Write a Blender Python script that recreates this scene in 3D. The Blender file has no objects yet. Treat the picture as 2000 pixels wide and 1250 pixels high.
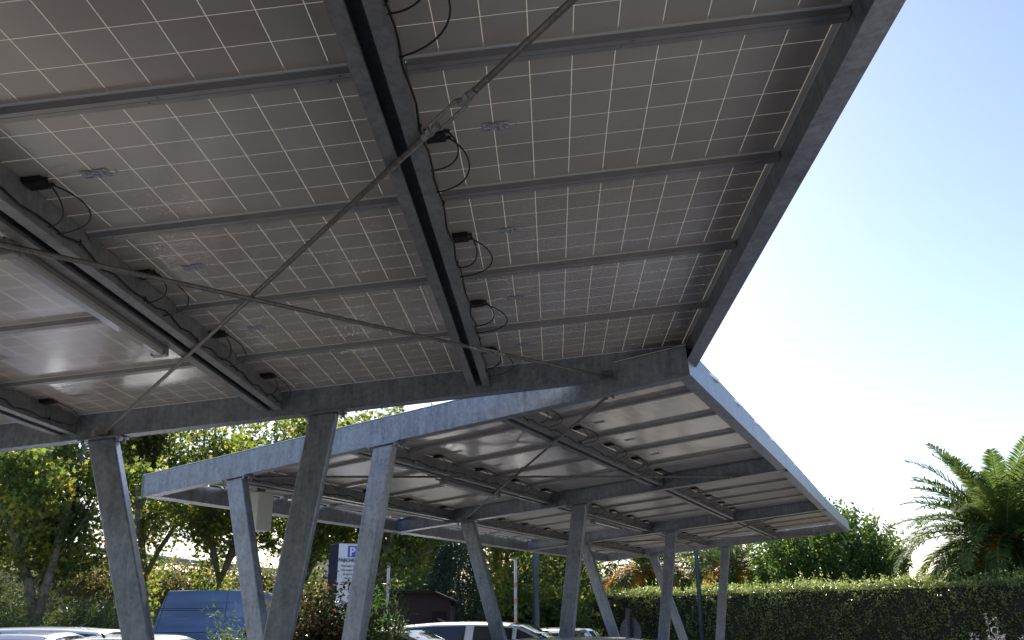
import bpy, math
import numpy as np
from mathutils import Matrix, Vector
R = math.radians
rng = np.random.default_rng(7)
sc = bpy.context.scene
COL = sc.collection

# ------------------------------------------------------------------ camera, sky, sun, exposure
cd = bpy.data.cameras.new("camera"); cam = bpy.data.objects.new("camera", cd); COL.objects.link(cam)
cam.matrix_world = Matrix(((0.99999, 0.00362, 0.0, 0.0), (0.00120, -0.33171, -0.94338, 0.0),
                           (-0.00341, 0.94338, -0.33171, 1.6), (0, 0, 0, 1)))
cd.sensor_width = 36; cd.lens = 29.54; cd.clip_start = 0.05; cd.clip_end = 2000
sc.camera = cam
SUN_AZ, SUN_EL = -8.0, 37.0          # degrees, azimuth from +Y towards +X
w = bpy.data.worlds.new("World"); sc.world = w; w.use_nodes = True
nt = w.node_tree; nt.nodes.clear()
out = nt.nodes.new('ShaderNodeOutputWorld'); bg = nt.nodes.new('ShaderNodeBackground')
sky = nt.nodes.new('ShaderNodeTexSky'); sky.sky_type = 'NISHITA'; sky.sun_disc = False
sky.sun_elevation = R(SUN_EL); sky.sun_rotation = R(SUN_AZ)
sky.air_density = 1.3; sky.dust_density = 0.8; sky.ozone_density = 4.2; sky.altitude = 20
bg.inputs['Strength'].default_value = 0.092
wb = nt.nodes.new('ShaderNodeMix'); wb.data_type = 'RGBA'; wb.blend_type = 'MULTIPLY'; wb.inputs[0].default_value = 1.0
wb.inputs[7].default_value = (1.06, 0.955, 1.0, 1)      # white balance of the daylight
nt.links.new(sky.outputs[0], wb.inputs[6]); nt.links.new(wb.outputs[2], bg.inputs[0]); nt.links.new(bg.outputs[0], out.inputs[0])
sl = bpy.data.lights.new("sun", 'SUN'); sl.energy = 5.0; sl.angle = R(0.5); sl.color = (1.0, 0.93, 0.82)
so = bpy.data.objects.new("sun", sl); COL.objects.link(so)
sd = Vector((math.sin(R(SUN_AZ))*math.cos(R(SUN_EL)), math.cos(R(SUN_AZ))*math.cos(R(SUN_EL)), math.sin(R(SUN_EL))))
so.rotation_euler = sd.to_track_quat('Z', 'Y').to_euler(); so.location = (0, 0, 30)
sc.view_settings.view_transform = 'Standard'; sc.view_settings.look = 'None'
sc.view_settings.exposure = 1.2; sc.view_settings.gamma = 1

# ------------------------------------------------------------------ materials
def mat(name, base, rough=0.6, metal=0.0, noise=None, bump=None, spec=0.5, **kw):
    m = bpy.data.materials.new(name); m.use_nodes = True
    n = m.node_tree.nodes; l = m.node_tree.links
    b = n['Principled BSDF']
    b.inputs['Base Color'].default_value = (*base, 1); b.inputs['Roughness'].default_value = rough
    b.inputs['Metallic'].default_value = metal; b.inputs['Specular IOR Level'].default_value = spec
    for k, v in kw.items(): b.inputs[k.replace('_', ' ')].default_value = v
    tc = n.new('ShaderNodeTexCoord')
    if noise:
        scale, amt, second = noise
        tx = n.new('ShaderNodeTexNoise'); tx.inputs['Scale'].default_value = scale; tx.inputs['Detail'].default_value = 8
        tx.inputs['Roughness'].default_value = 0.65
        l.new(tc.outputs['Object'], tx.inputs['Vector'])
        r = n.new('ShaderNodeValToRGB'); r.color_ramp.elements[0].position = 0.5-amt; r.color_ramp.elements[1].position = 0.5+amt
        r.color_ramp.elements[0].color = (*second, 1); r.color_ramp.elements[1].color = (*base, 1)
        l.new(tx.outputs['Fac'], r.inputs[0]); l.new(r.outputs[0], b.inputs['Base Color'])
    if bump:
        tb = n.new('ShaderNodeTexNoise'); tb.inputs['Scale'].default_value = bump[0]; tb.inputs['Detail'].default_value = 6
        bn = n.new('ShaderNodeBump'); bn.inputs['Strength'].default_value = bump[1]; bn.inputs['Distance'].default_value = 0.02
        l.new(tc.outputs['Object'], tb.inputs['Vector']); l.new(tb.outputs['Fac'], bn.inputs['Height']); l.new(bn.outputs[0], b.inputs['Normal'])
    return m

def galv(name, lo, hi, metal=0.55, rough=0.48):
    m = bpy.data.materials.new(name); m.use_nodes = True
    n = m.node_tree.nodes; l = m.node_tree.links; b = n['Principled BSDF']
    tc = n.new('ShaderNodeTexCoord')
    v = n.new('ShaderNodeTexVoronoi'); v.inputs['Scale'].default_value = 38
    a = n.new('ShaderNodeTexNoise'); a.inputs['Scale'].default_value = 3.2; a.inputs['Detail'].default_value = 9; a.inputs['Roughness'].default_value = 0.7
    s = n.new('ShaderNodeTexNoise'); s.inputs['Scale'].default_value = 13; s.inputs['Detail'].default_value = 6; s.inputs['Distortion'].default_value = 1.2
    for t in (v, a): l.new(tc.outputs['Object'], t.inputs['Vector'])
    mp = n.new('ShaderNodeMapping'); mp.inputs['Scale'].default_value = (1.6, 1.6, 0.22); l.new(tc.outputs['Object'], mp.inputs[0]); l.new(mp.outputs[0], s.inputs['Vector'])
    m1 = n.new('ShaderNodeMath'); m1.operation = 'MULTIPLY_ADD'; m1.inputs[1].default_value = 0.13
    sep = n.new('ShaderNodeSeparateColor'); l.new(v.outputs['Color'], sep.inputs[0])
    l.new(sep.outputs[0], m1.inputs[0]); 
    m2 = n.new('ShaderNodeMath'); m2.operation = 'MULTIPLY_ADD'; m2.inputs[1].default_value = 0.55; 
    l.new(a.outputs['Fac'], m2.inputs[0])
    m3 = n.new('ShaderNodeMath'); m3.operation = 'MULTIPLY'; m3.inputs[1].default_value = 0.45; l.new(s.outputs['Fac'], m3.inputs[0])
    l.new(m3.outputs[0], m2.inputs[2]); l.new(m2.outputs[0], m1.inputs[2])
    r = n.new('ShaderNodeValToRGB'); r.color_ramp.elements[0].position = 0.30; r.color_ramp.elements[1].position = 0.80
    r.color_ramp.elements[0].color = (*lo, 1); r.color_ramp.elements[1].color = (*hi, 1)
    l.new(m1.outputs[0], r.inputs[0]); l.new(r.outputs[0], b.inputs['Base Color'])
    b.inputs['Metallic'].default_value = metal; b.inputs['Roughness'].default_value = rough
    rr = n.new('ShaderNodeMapRange'); rr.inputs['To Min'].default_value = rough-0.12; rr.inputs['To Max'].default_value = rough+0.15
    l.new(m1.outputs[0], rr.inputs[0]); l.new(rr.outputs[0], b.inputs['Roughness'])
    return m

M = {}
M['galv'] = galv('galvanised steel', (0.11, 0.12, 0.135), (0.38, 0.415, 0.47), 0.72, 0.42)
M['galv_dark'] = galv('galvanised purlin steel', (0.11, 0.115, 0.12), (0.32, 0.325, 0.335), 0.4, 0.45)
M['alu'] = mat('aluminium rail', (0.36, 0.355, 0.355), 0.42, 0.35, noise=(9, 0.3, (0.27, 0.265, 0.265)))
M['alu_frame'] = mat('aluminium flashing', (0.75, 0.76, 0.78), 0.35, 0.5)
M['rod'] = mat('weathered rod steel', (0.24, 0.23, 0.22), 0.5, 0.5, noise=(40, 0.2, (0.11, 0.10, 0.095)))
M['black'] = mat('black plastic', (0.012, 0.012, 0.013), 0.45)
M['grey_plastic'] = mat('grey polycarbonate', (0.24, 0.235, 0.225), 0.35, noise=(12, 0.3, (0.19, 0.185, 0.175)))
M['diffuser'] = mat('lamp diffuser', (0.40, 0.39, 0.375), 0.12, Coat_Weight=0.6)
M['asphalt'] = mat('asphalt', (0.27, 0.255, 0.235), 0.85, noise=(1.3, 0.25, (0.20, 0.19, 0.175)), bump=(140, 0.5))
M['paint_line'] = mat('road paint', (0.72, 0.72, 0.70), 0.7, noise=(25, 0.2, (0.5, 0.5, 0.48)))
M['concrete'] = mat('concrete', (0.42, 0.41, 0.38), 0.85, noise=(6, 0.25, (0.3, 0.29, 0.27)), bump=(60, 0.3))
M['soil'] = mat('soil', (0.09, 0.065, 0.045), 0.95, noise=(5, 0.25, (0.05, 0.038, 0.027)), bump=(20, 0.8))
M['grass'] = mat('rough grass', (0.07, 0.085, 0.025), 0.95, noise=(1.5, 0.22, (0.12, 0.10, 0.045)), bump=(15, 0.9))
M['bark'] = mat('plane bark', (0.20, 0.175, 0.14), 0.9, noise=(7, 0.15, (0.09, 0.078, 0.062)), bump=(18, 0.8))
M['palm_bark'] = mat('palm bark', (0.13, 0.095, 0.06), 0.95, noise=(9, 0.2, (0.06, 0.043, 0.028)), bump=(14, 1.0))
M['navy'] = mat('navy sheet', (0.008, 0.011, 0.028), 0.7, spec=0.2)
M['sign_white'] = mat('white sign face', (0.62, 0.66, 0.72), 0.4, noise=(3, 0.3, (0.56, 0.60, 0.66)))
M['sign_blue'] = mat('blue sign print', (0.03, 0.10, 0.42), 0.4)
M['sign_black'] = mat('dark lettering', (0.03, 0.035, 0.05), 0.5)
M['white_metal'] = mat('cream painted cabinet', (0.60, 0.61, 0.57), 0.4, noise=(8, 0.3, (0.5, 0.51, 0.48)))
M['tyre'] = mat('tyre rubber', (0.02, 0.02, 0.02), 0.85, bump=(60, 0.4))
M['rim'] = mat('alloy rim', (0.55, 0.55, 0.57), 0.3, 0.9)
M['chrome'] = mat('chrome trim', (0.75, 0.75, 0.77), 0.12, 1.0)
M['glass'] = mat('car glass', (0.02, 0.028, 0.035), 0.04, spec=0.9)
M['red'] = mat('red paint', (0.42, 0.035, 0.03), 0.5)
M['faded_red'] = mat('faded red paint', (0.40, 0.16, 0.13), 0.6, noise=(14, 0.2, (0.5, 0.36, 0.33)))
M['pole_white'] = mat('white pole paint', (0.62, 0.60, 0.60), 0.5, noise=(9, 0.2, (0.42, 0.40, 0.40)))
M['pole_teal'] = mat('dark teal pole paint', (0.035, 0.07, 0.09), 0.4)
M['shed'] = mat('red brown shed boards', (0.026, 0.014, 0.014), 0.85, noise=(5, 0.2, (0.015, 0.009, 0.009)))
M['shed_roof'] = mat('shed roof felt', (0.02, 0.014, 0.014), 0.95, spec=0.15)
M['tile'] = mat('red roof tile', (0.35, 0.09, 0.05), 0.8, noise=(8, 0.2, (0.22, 0.06, 0.04)))
M['plaster'] = mat('pale plaster', (0.6, 0.52, 0.42), 0.9, noise=(2, 0.2, (0.5, 0.43, 0.35)))
M['sign_back'] = mat('grey sign back', (0.12, 0.12, 0.14), 0.5, 0.2)
M['rail_metal'] = mat('guard rail zinc', (0.55, 0.56, 0.58), 0.4, 0.5, noise=(4, 0.2, (0.4, 0.41, 0.43)))
M['lamp_red'] = mat('tail lamp red', (0.35, 0.01, 0.01), 0.15, Coat_Weight=1.0)
M['lamp_clear'] = mat('headlamp clear', (0.6, 0.62, 0.65), 0.1, Coat_Weight=1.0)

def car_paint(name, c, metal=0.0):
    return mat(name, c, 0.28, metal, Coat_Weight=1.0, Coat_Roughness=0.04)

def leafmat(name, cols, trans=0.45, rough=0.45, scale=0.9, spec=0.4, clump=0.5):
    m = bpy.data.materials.new(name); m.use_nodes = True
    n = m.node_tree.nodes; l = m.node_tree.links; n.clear()
    o = n.new('ShaderNodeOutputMaterial'); b = n.new('ShaderNodeBsdfPrincipled'); t = n.new('ShaderNodeBsdfTranslucent'); mx = n.new('ShaderNodeMixShader')
    g = n.new('ShaderNodeNewGeometry'); tc = n.new('ShaderNodeTexCoord')
    ns = n.new('ShaderNodeTexNoise'); ns.inputs['Scale'].default_value = scale; ns.inputs['Detail'].default_value = 3
    l.new(tc.outputs['Object'], ns.inputs['Vector'])
    mr = n.new('ShaderNodeMapRange'); mr.inputs['From Min'].default_value = 0.3; mr.inputs['From Max'].default_value = 0.7
    l.new(ns.outputs['Fac'], mr.inputs[0])
    ad = n.new('ShaderNodeMix'); ad.data_type = 'FLOAT'; ad.inputs[0].default_value = clump
    l.new(g.outputs['Random Per Island'], ad.inputs[2]); l.new(mr.outputs[0], ad.inputs[3])
    r = n.new('ShaderNodeValToRGB'); e = r.color_ramp.elements
    while len(e) < len(cols): e.new(0.5)
    for k, (p, c) in enumerate(cols): e[k].position = p; e[k].color = (*c, 1)
    l.new(ad.outputs[0], r.inputs[0])
    hs = n.new('ShaderNodeHueSaturation'); hs.inputs['Value'].default_value = 1.95; hs.inputs['Saturation'].default_value = 1.05
    hs.inputs['Hue'].default_value = 0.485
    l.new(r.outputs[0], b.inputs['Base Color']); l.new(r.outputs[0], hs.inputs['Color']); l.new(hs.outputs[0], t.inputs['Color'])
    b.inputs['Roughness'].default_value = rough; b.inputs['Specular IOR Level'].default_value = spec
    mx.inputs[0].default_value = trans
    l.new(b.outputs[0], mx.inputs[1]); l.new(t.outputs[0], mx.inputs[2]); l.new(mx.outputs[0], o.inputs[0])
    return m
M['leaf_plane'] = leafmat('plane leaves', [(0.0, (0.022, 0.05, 0.016)), (0.36, (0.055, 0.095, 0.022)), (0.60, (0.125, 0.165, 0.032)), (0.80, (0.28, 0.27, 0.035)), (1.0, (0.36, 0.21, 0.03))], 0.56, 0.45, 1.1, 0.4, 0.6)
M['leaf_green'] = leafmat('green leaves', [(0.0, (0.03, 0.07, 0.018)), (0.55, (0.055, 0.11, 0.022)), (1.0, (0.13, 0.17, 0.035))], 0.42)
M['leaf_dark'] = leafmat('dark conifer leaves', [(0.0, (0.012, 0.032, 0.016)), (1.0, (0.03, 0.06, 0.026))], 0.12)
M['leaf_olive'] = leafmat('oleander leaves', [(0.0, (0.05, 0.085, 0.03)), (0.6, (0.09, 0.13, 0.04)), (1.0, (0.17, 0.20, 0.06))], 0.35)
M['leaf_bank'] = leafmat('bank scrub leaves', [(0.0, (0.045, 0.06, 0.02)), (0.5, (0.10, 0.11, 0.03)), (0.8, (0.20, 0.17, 0.045)), (1.0, (0.26, 0.14, 0.05))], 0.4)
M['leaf_hedge'] = leafmat('hedge leaves', [(0.0, (0.055, 0.085, 0.025)), (0.6, (0.125, 0.165, 0.045)), (0.88, (0.24, 0.28, 0.08)), (1.0, (0.42, 0.45, 0.17))], 0.3, 0.25, 3.0, 0.8, 0.2)
M['leaf_sprout'] = leafmat('young hedge leaves', [(0.0, (0.10, 0.15, 0.04)), (0.6, (0.18, 0.24, 0.07)), (1.0, (0.33, 0.36, 0.16))], 0.5, 0.35, 3.0, 0.5, 0.3)
M['leaf_red'] = leafmat('photinia leaves', [(0.0, (0.03, 0.055, 0.018)), (0.45, (0.06, 0.075, 0.022)), (0.75, (0.10, 0.06, 0.025)), (1.0, (0.17, 0.055, 0.03))], 0.3, 0.3, 2.5)
M['leaf_round'] = leafmat('broad evergreen leaves', [(0.0, (0.03, 0.065, 0.015)), (0.55, (0.06, 0.12, 0.022)), (1.0, (0.22, 0.27, 0.05))], 0.36, 0.4, 1.4)
M['leaf_palm'] = leafmat('palm leaflets', [(0.0, (0.04, 0.075, 0.02)), (0.6, (0.075, 0.12, 0.03)), (1.0, (0.17, 0.18, 0.045))], 0.36, 0.75, 1.2, 0.1)
M['leaf_dead'] = leafmat('dead palm leaflets', [(0.0, (0.42, 0.22, 0.03)), (0.6, (0.55, 0.34, 0.04)), (1.0, (0.40, 0.28, 0.08))], 0.55, 0.5, 2)
M['leaf_silver'] = leafmat('silver leaves', [(0.0, (0.16, 0.17, 0.15)), (1.0, (0.36, 0.35, 0.36))], 0.25, 0.6, 4)

# laminate of a solar module: opaque cells, pale translucent strips between them, UV in metres
def laminate():
    m = bpy.data.materials.new('solar laminate'); m.use_nodes = True
    n = m.node_tree.nodes; l = m.node_tree.links; n.clear()
    o = n.new('ShaderNodeOutputMaterial')
    uv = n.new('ShaderNodeUVMap'); uv.uv_map = 'UVMap'
    sx = n.new('ShaderNodeSeparateXYZ'); l.new(uv.outputs[0], sx.inputs[0])
    def axis(i, off, cnt, width):
        a = n.new('ShaderNodeMath'); a.operation = 'SUBTRACT'; a.inputs[1].default_value = off; l.new(sx.outputs[i], a.inputs[0])
        d = n.new('ShaderNodeMath'); d.operation = 'DIVIDE'; d.inputs[1].default_value = 0.158; l.new(a.outputs[0], d.inputs[0])
        f = n.new('ShaderNodeMath'); f.operation = 'PINGPONG'; f.inputs[1].default_value = 0.5; l.new(d.outputs[0], f.inputs[0])
        c = n.new('ShaderNodeMath'); c.operation = 'LESS_THAN'; c.inputs[1].default_value = width/0.158/2; l.new(f.outputs[0], c.inputs[0])
        lo = n.new('ShaderNodeMath'); lo.operation = 'LESS_THAN'; lo.inputs[1].default_value = 0.0; l.new(d.outputs[0], lo.inputs[0])
        hi = n.new('ShaderNodeMath'); hi.operation = 'GREATER_THAN'; hi.inputs[1].default_value = cnt; l.new(d.outputs[0], hi.inputs[0])
        m1 = n.new('ShaderNodeMath'); m1.operation = 'MAXIMUM'; l.new(c.outputs[0], m1.inputs[0]); l.new(lo.outputs[0], m1.inputs[1])
        m2 = n.new('ShaderNodeMath'); m2.operation = 'MAXIMUM'; l.new(m1.outputs[0], m2.inputs[0]); l.new(hi.outputs[0], m2.inputs[1])
        return m2, d
    gx, dx = axis(0, 0.031, 10.0, 0.0030); gy, dy = axis(1, 0.012, 6.0, 0.0026)
    g = n.new('ShaderNodeMath'); g.operation = 'MAXIMUM'; l.new(gx.outputs[0], g.inputs[0]); l.new(gy.outputs[0], g.inputs[1])
    # cell tint: each cell slightly its own grey
    fx = n.new('ShaderNodeMath'); fx.operation = 'FLOOR'; l.new(dx.outputs[0], fx.inputs[0])
    fy = n.new('ShaderNodeMath'); fy.operation = 'FLOOR'; l.new(dy.outputs[0], fy.inputs[0])
    cx = n.new('ShaderNodeCombineXYZ'); l.new(fx.outputs[0], cx.inputs[0]); l.new(fy.outputs[0], cx.inputs[1])
    oi = n.new('ShaderNodeObjectInfo'); l.new(oi.outputs['Random'], cx.inputs[2])
    wn = n.new('ShaderNodeTexWhiteNoise'); wn.noise_dimensions = '3D'; l.new(cx.outputs[0], wn.inputs['Vector'])
    geo = n.new('ShaderNodeNewGeometry')
    tcn = n.new('ShaderNodeTexCoord')
    big = n.new('ShaderNodeTexNoise'); big.inputs['Scale'].default_value = 1.7; big.inputs['Detail'].default_value = 5; l.new(geo.outputs['Position'], big.inputs['Vector'])
    mixv = n.new('ShaderNodeMath'); mixv.operation = 'MULTIPLY_ADD'; mixv.inputs[1].default_value = 0.18; l.new(wn.outputs['Value'], mixv.inputs[0])
    ob_ = n.new('ShaderNodeMath'); ob_.operation = 'MULTIPLY_ADD'; ob_.inputs[1].default_value = 0.22; l.new(oi.outputs['Random'], ob_.inputs[0])
    bm = n.new('ShaderNodeMath'); bm.operation = 'MULTIPLY'; bm.inputs[1].default_value = 0.72; l.new(big.outputs['Fac'], bm.inputs[0]); l.new(bm.outputs[0], ob_.inputs[2]); bm = ob_; l.new(bm.outputs[0], mixv.inputs[2])
    ramp = n.new('ShaderNodeValToRGB'); ramp.color_ramp.elements[0].position = 0.2; ramp.color_ramp.elements[1].position = 0.85
    ramp.color_ramp.elements[0].color = (0.32, 0.275, 0.24, 1); ramp.color_ramp.elements[1].color = (0.45, 0.42, 0.39, 1)
    l.new(mixv.outputs[0], ramp.inputs[0])
    front = n.new('ShaderNodeMixRGB'); l.new(geo.outputs['Backfacing'], front.inputs[0]); front.inputs[2].default_value = (0.012, 0.016, 0.04, 1); l.new(ramp.outputs[0], front.inputs[1])
    # faint drawn streaks along the module that blur its reflections
    st = n.new('ShaderNodeTexNoise'); st.inputs['Scale'].default_value = 1.0; st.inputs['Detail'].default_value = 4
    mp = n.new('ShaderNodeMapping'); mp.inputs['Scale'].default_value = (4, 140, 1); l.new(uv.outputs[0], mp.inputs[0]); l.new(mp.outputs[0], st.inputs['Vector'])
    bp = n.new('ShaderNodeBump'); bp.inputs['Strength'].default_value = 0.07; bp.inputs['Distance'].default_value = 0.004; l.new(st.outputs['Fac'], bp.inputs['Height'])
    cell = n.new('ShaderNodeBsdfPrincipled'); cell.inputs['Roughness'].default_value = 0.24; cell.inputs['Specular IOR Level'].default_value = 0.5
    l.new(front.outputs[0], cell.inputs['Base Color']); cell.inputs['Coat Weight'].default_value = 0.7; cell.inputs['Coat Roughness'].default_value = 0.17; cell.inputs['Coat IOR'].default_value = 1.6
    strip_coat = 0.7
    rr = n.new('ShaderNodeMapRange'); rr.inputs['To Min'].default_value = 0.24; rr.inputs['To Max'].default_value = 0.40; l.new(big.outputs['Fac'], rr.inputs[0]); l.new(rr.outputs[0], cell.inputs['Roughness'])
    strip = n.new('ShaderNodeBsdfPrincipled'); strip.inputs['Base Color'].default_value = (0.60, 0.57, 0.52, 1); strip.inputs['Roughness'].default_value = 0.25; strip.inputs['Coat Weight'].default_value = strip_coat; strip.inputs['Coat Roughness'].default_value = 0.17; strip.inputs['Coat IOR'].default_value = 1.6
    tr = n.new('ShaderNodeBsdfTranslucent'); tr.inputs['Color'].default_value = (0.75, 0.64, 0.50, 1)
    ms = n.new('ShaderNodeMixShader'); ms.inputs[0].default_value = 0.12; l.new(strip.outputs[0], ms.inputs[1]); l.new(tr.outputs[0], ms.inputs[2])
    fin = n.new('ShaderNodeMixShader'); l.new(g.outputs[0], fin.inputs[0]); l.new(cell.outputs[0], fin.inputs[1]); l.new(ms.outputs[0], fin.inputs[2])
    l.new(fin.outputs[0], o.inputs[0])
    return m
M['laminate'] = laminate()

# product sticker: pale foil with rows of small grey print
M['sticker'] = mat('module sticker', (0.46, 0.47, 0.54), 0.6, noise=(70, 0.07, (0.17, 0.17, 0.22)), spec=0.2)

# ------------------------------------------------------------------ mesh helpers
class MB:
    def __init__(s): s.v = []; s.f = []; s.n = 0
    def add(s, vs, fs):
        s.v.append(np.asarray(vs, float).reshape(-1, 3)); o = s.n
        s.f += [tuple(i+o for i in f) for f in fs]; s.n += len(s.v[-1]); return s
    def hexa(s, p):   # 8 points: bottom ring 0-3, top ring 4-7
        return s.add(p, [(0, 3, 2, 1), (4, 5, 6, 7), (0, 1, 5, 4), (1, 2, 6, 5), (2, 3, 7, 6), (3, 0, 4, 7)])
    def box(s, a, b, X=None, seg=1):
        (x0, y0, z0), (x1, y1, z1) = a, b
        X = X or (lambda p: p)
        pts = [(x0, y0, z0), (x1, y0, z0), (x1, y1, z0), (x0, y1, z0), (x0, y0, z1), (x1, y0, z1), (x1, y1, z1), (x0, y1, z1)]
        return s.hexa([X(p) for p in pts])
    def tube(s, pts, rad, k=8, caps=True):
        pts = np.asarray(pts, float); m = len(pts)
        rad = np.full(m, rad) if np.isscalar(rad) else np.asarray(rad, float)
        t = np.gradient(pts, axis=0); t /= np.linalg.norm(t, axis=1)[:, None]+1e-12
        ref = np.array([0, 0, 1.]) if abs(t[0][2]) < 0.9 else np.array([1., 0, 0])
        a = np.cross(t[0], ref); a /= np.linalg.norm(a)
        vs = []
        for i in range(m):
            a = a-t[i]*(a@t[i]); a /= np.linalg.norm(a)+1e-12; b = np.cross(t[i], a)
            th = np.arange(k)*2*np.pi/k
            vs.append(pts[i]+rad[i]*(np.cos(th)[:, None]*a+np.sin(th)[:, None]*b))
        fs = [(i*k+j, i*k+(j+1) % k, (i+1)*k+(j+1) % k, (i+1)*k+j) for i in range(m-1) for j in range(k)]
        if caps: fs += [tuple(range(k))[::-1], tuple((m-1)*k+j for j in range(k))]
        return s.add(np.concatenate(vs), fs)
    def grid(s, P):   # P[m][n] points
        P = np.asarray(P, float); m, n = P.shape[:2]
        return s.add(P.reshape(-1, 3), [(i*n+j, i*n+j+1, (i+1)*n+j+1, (i+1)*n+j) for i in range(m-1) for j in range(n-1)])
    def mesh(s, name, loc=(0, 0, 0)):
        me = bpy.data.meshes.new(name)
        v = np.concatenate(s.v)-np.asarray(loc, float)
        nf = np.array([len(f) for f in s.f]); 
        me.vertices.add(len(v)); me.vertices.foreach_set('co', v.ravel())
        me.loops.add(int(nf.sum())); me.loops.foreach_set('vertex_index', np.concatenate([np.array(f) for f in s.f]))
        me.polygons.add(len(nf)); me.polygons.foreach_set('loop_start', np.r_[0, np.cumsum(nf)[:-1]]); me.polygons.foreach_set('loop_total', nf)
        me.update(calc_edges=True); me.validate(); me.polygons.foreach_set('use_smooth', np.zeros(len(me.polygons), bool)); return me

def wloc(o):
    v = np.zeros(3)
    while o is not None: v += np.array(o.location); o = o.parent
    return v
def build(name, mb, material, parent=None, smooth=False, bevel=None, loc=None):
    """one mesh object; vertices given in world space"""
    base = wloc(parent) if parent is not None else np.array(loc if loc is not None else (0, 0, 0), float)
    me = mb.mesh(name, base); me.materials.append(material)
    o = bpy.data.objects.new(name, me); COL.objects.link(o)
    if parent is not None: o.parent = parent
    else: o.location = base
    me.polygons.foreach_set('use_smooth', np.full(len(me.polygons), bool(smooth)))
    if bevel:
        b = o.modifiers.new('bevel', 'BEVEL'); b.width = bevel; b.segments = 2; b.limit_method = 'ANGLE'
    return o
def tag(o, label, cat, group=None):
    o['label'] = label; o['category'] = cat
    if group: o['group'] = group
    return o
def struct(name, mb, material, kind='structure', **kw):
    o = build(name, mb, material, **kw); o['kind'] = kind; return o
def thing(name, label, cat, loc, group=None):
    o = bpy.data.objects.new(name, None); COL.objects.link(o); o.location = loc; o.empty_display_size = 0.3
    return tag(o, label, cat, group)
def nrm(a): a = np.asarray(a, float); return a/np.linalg.norm(a)

# ------------------------------------------------------------------ ground
g = MB(); g.add([(-400, -300, 0), (400, -300, 0), (400, 500, 0), (-400, 500, 0)], [(0, 1, 2, 3)])
struct('ground', g, M['asphalt'])
ln = MB()
for i in range(7):   # bay lines under the near canopy and beyond
    x = -7.2+i*2.5
    ln.box((x, 7.6, 0.004), (x+0.12, 12.6, 0.006))
struct('parking_markings', ln, M['paint_line'])

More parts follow.
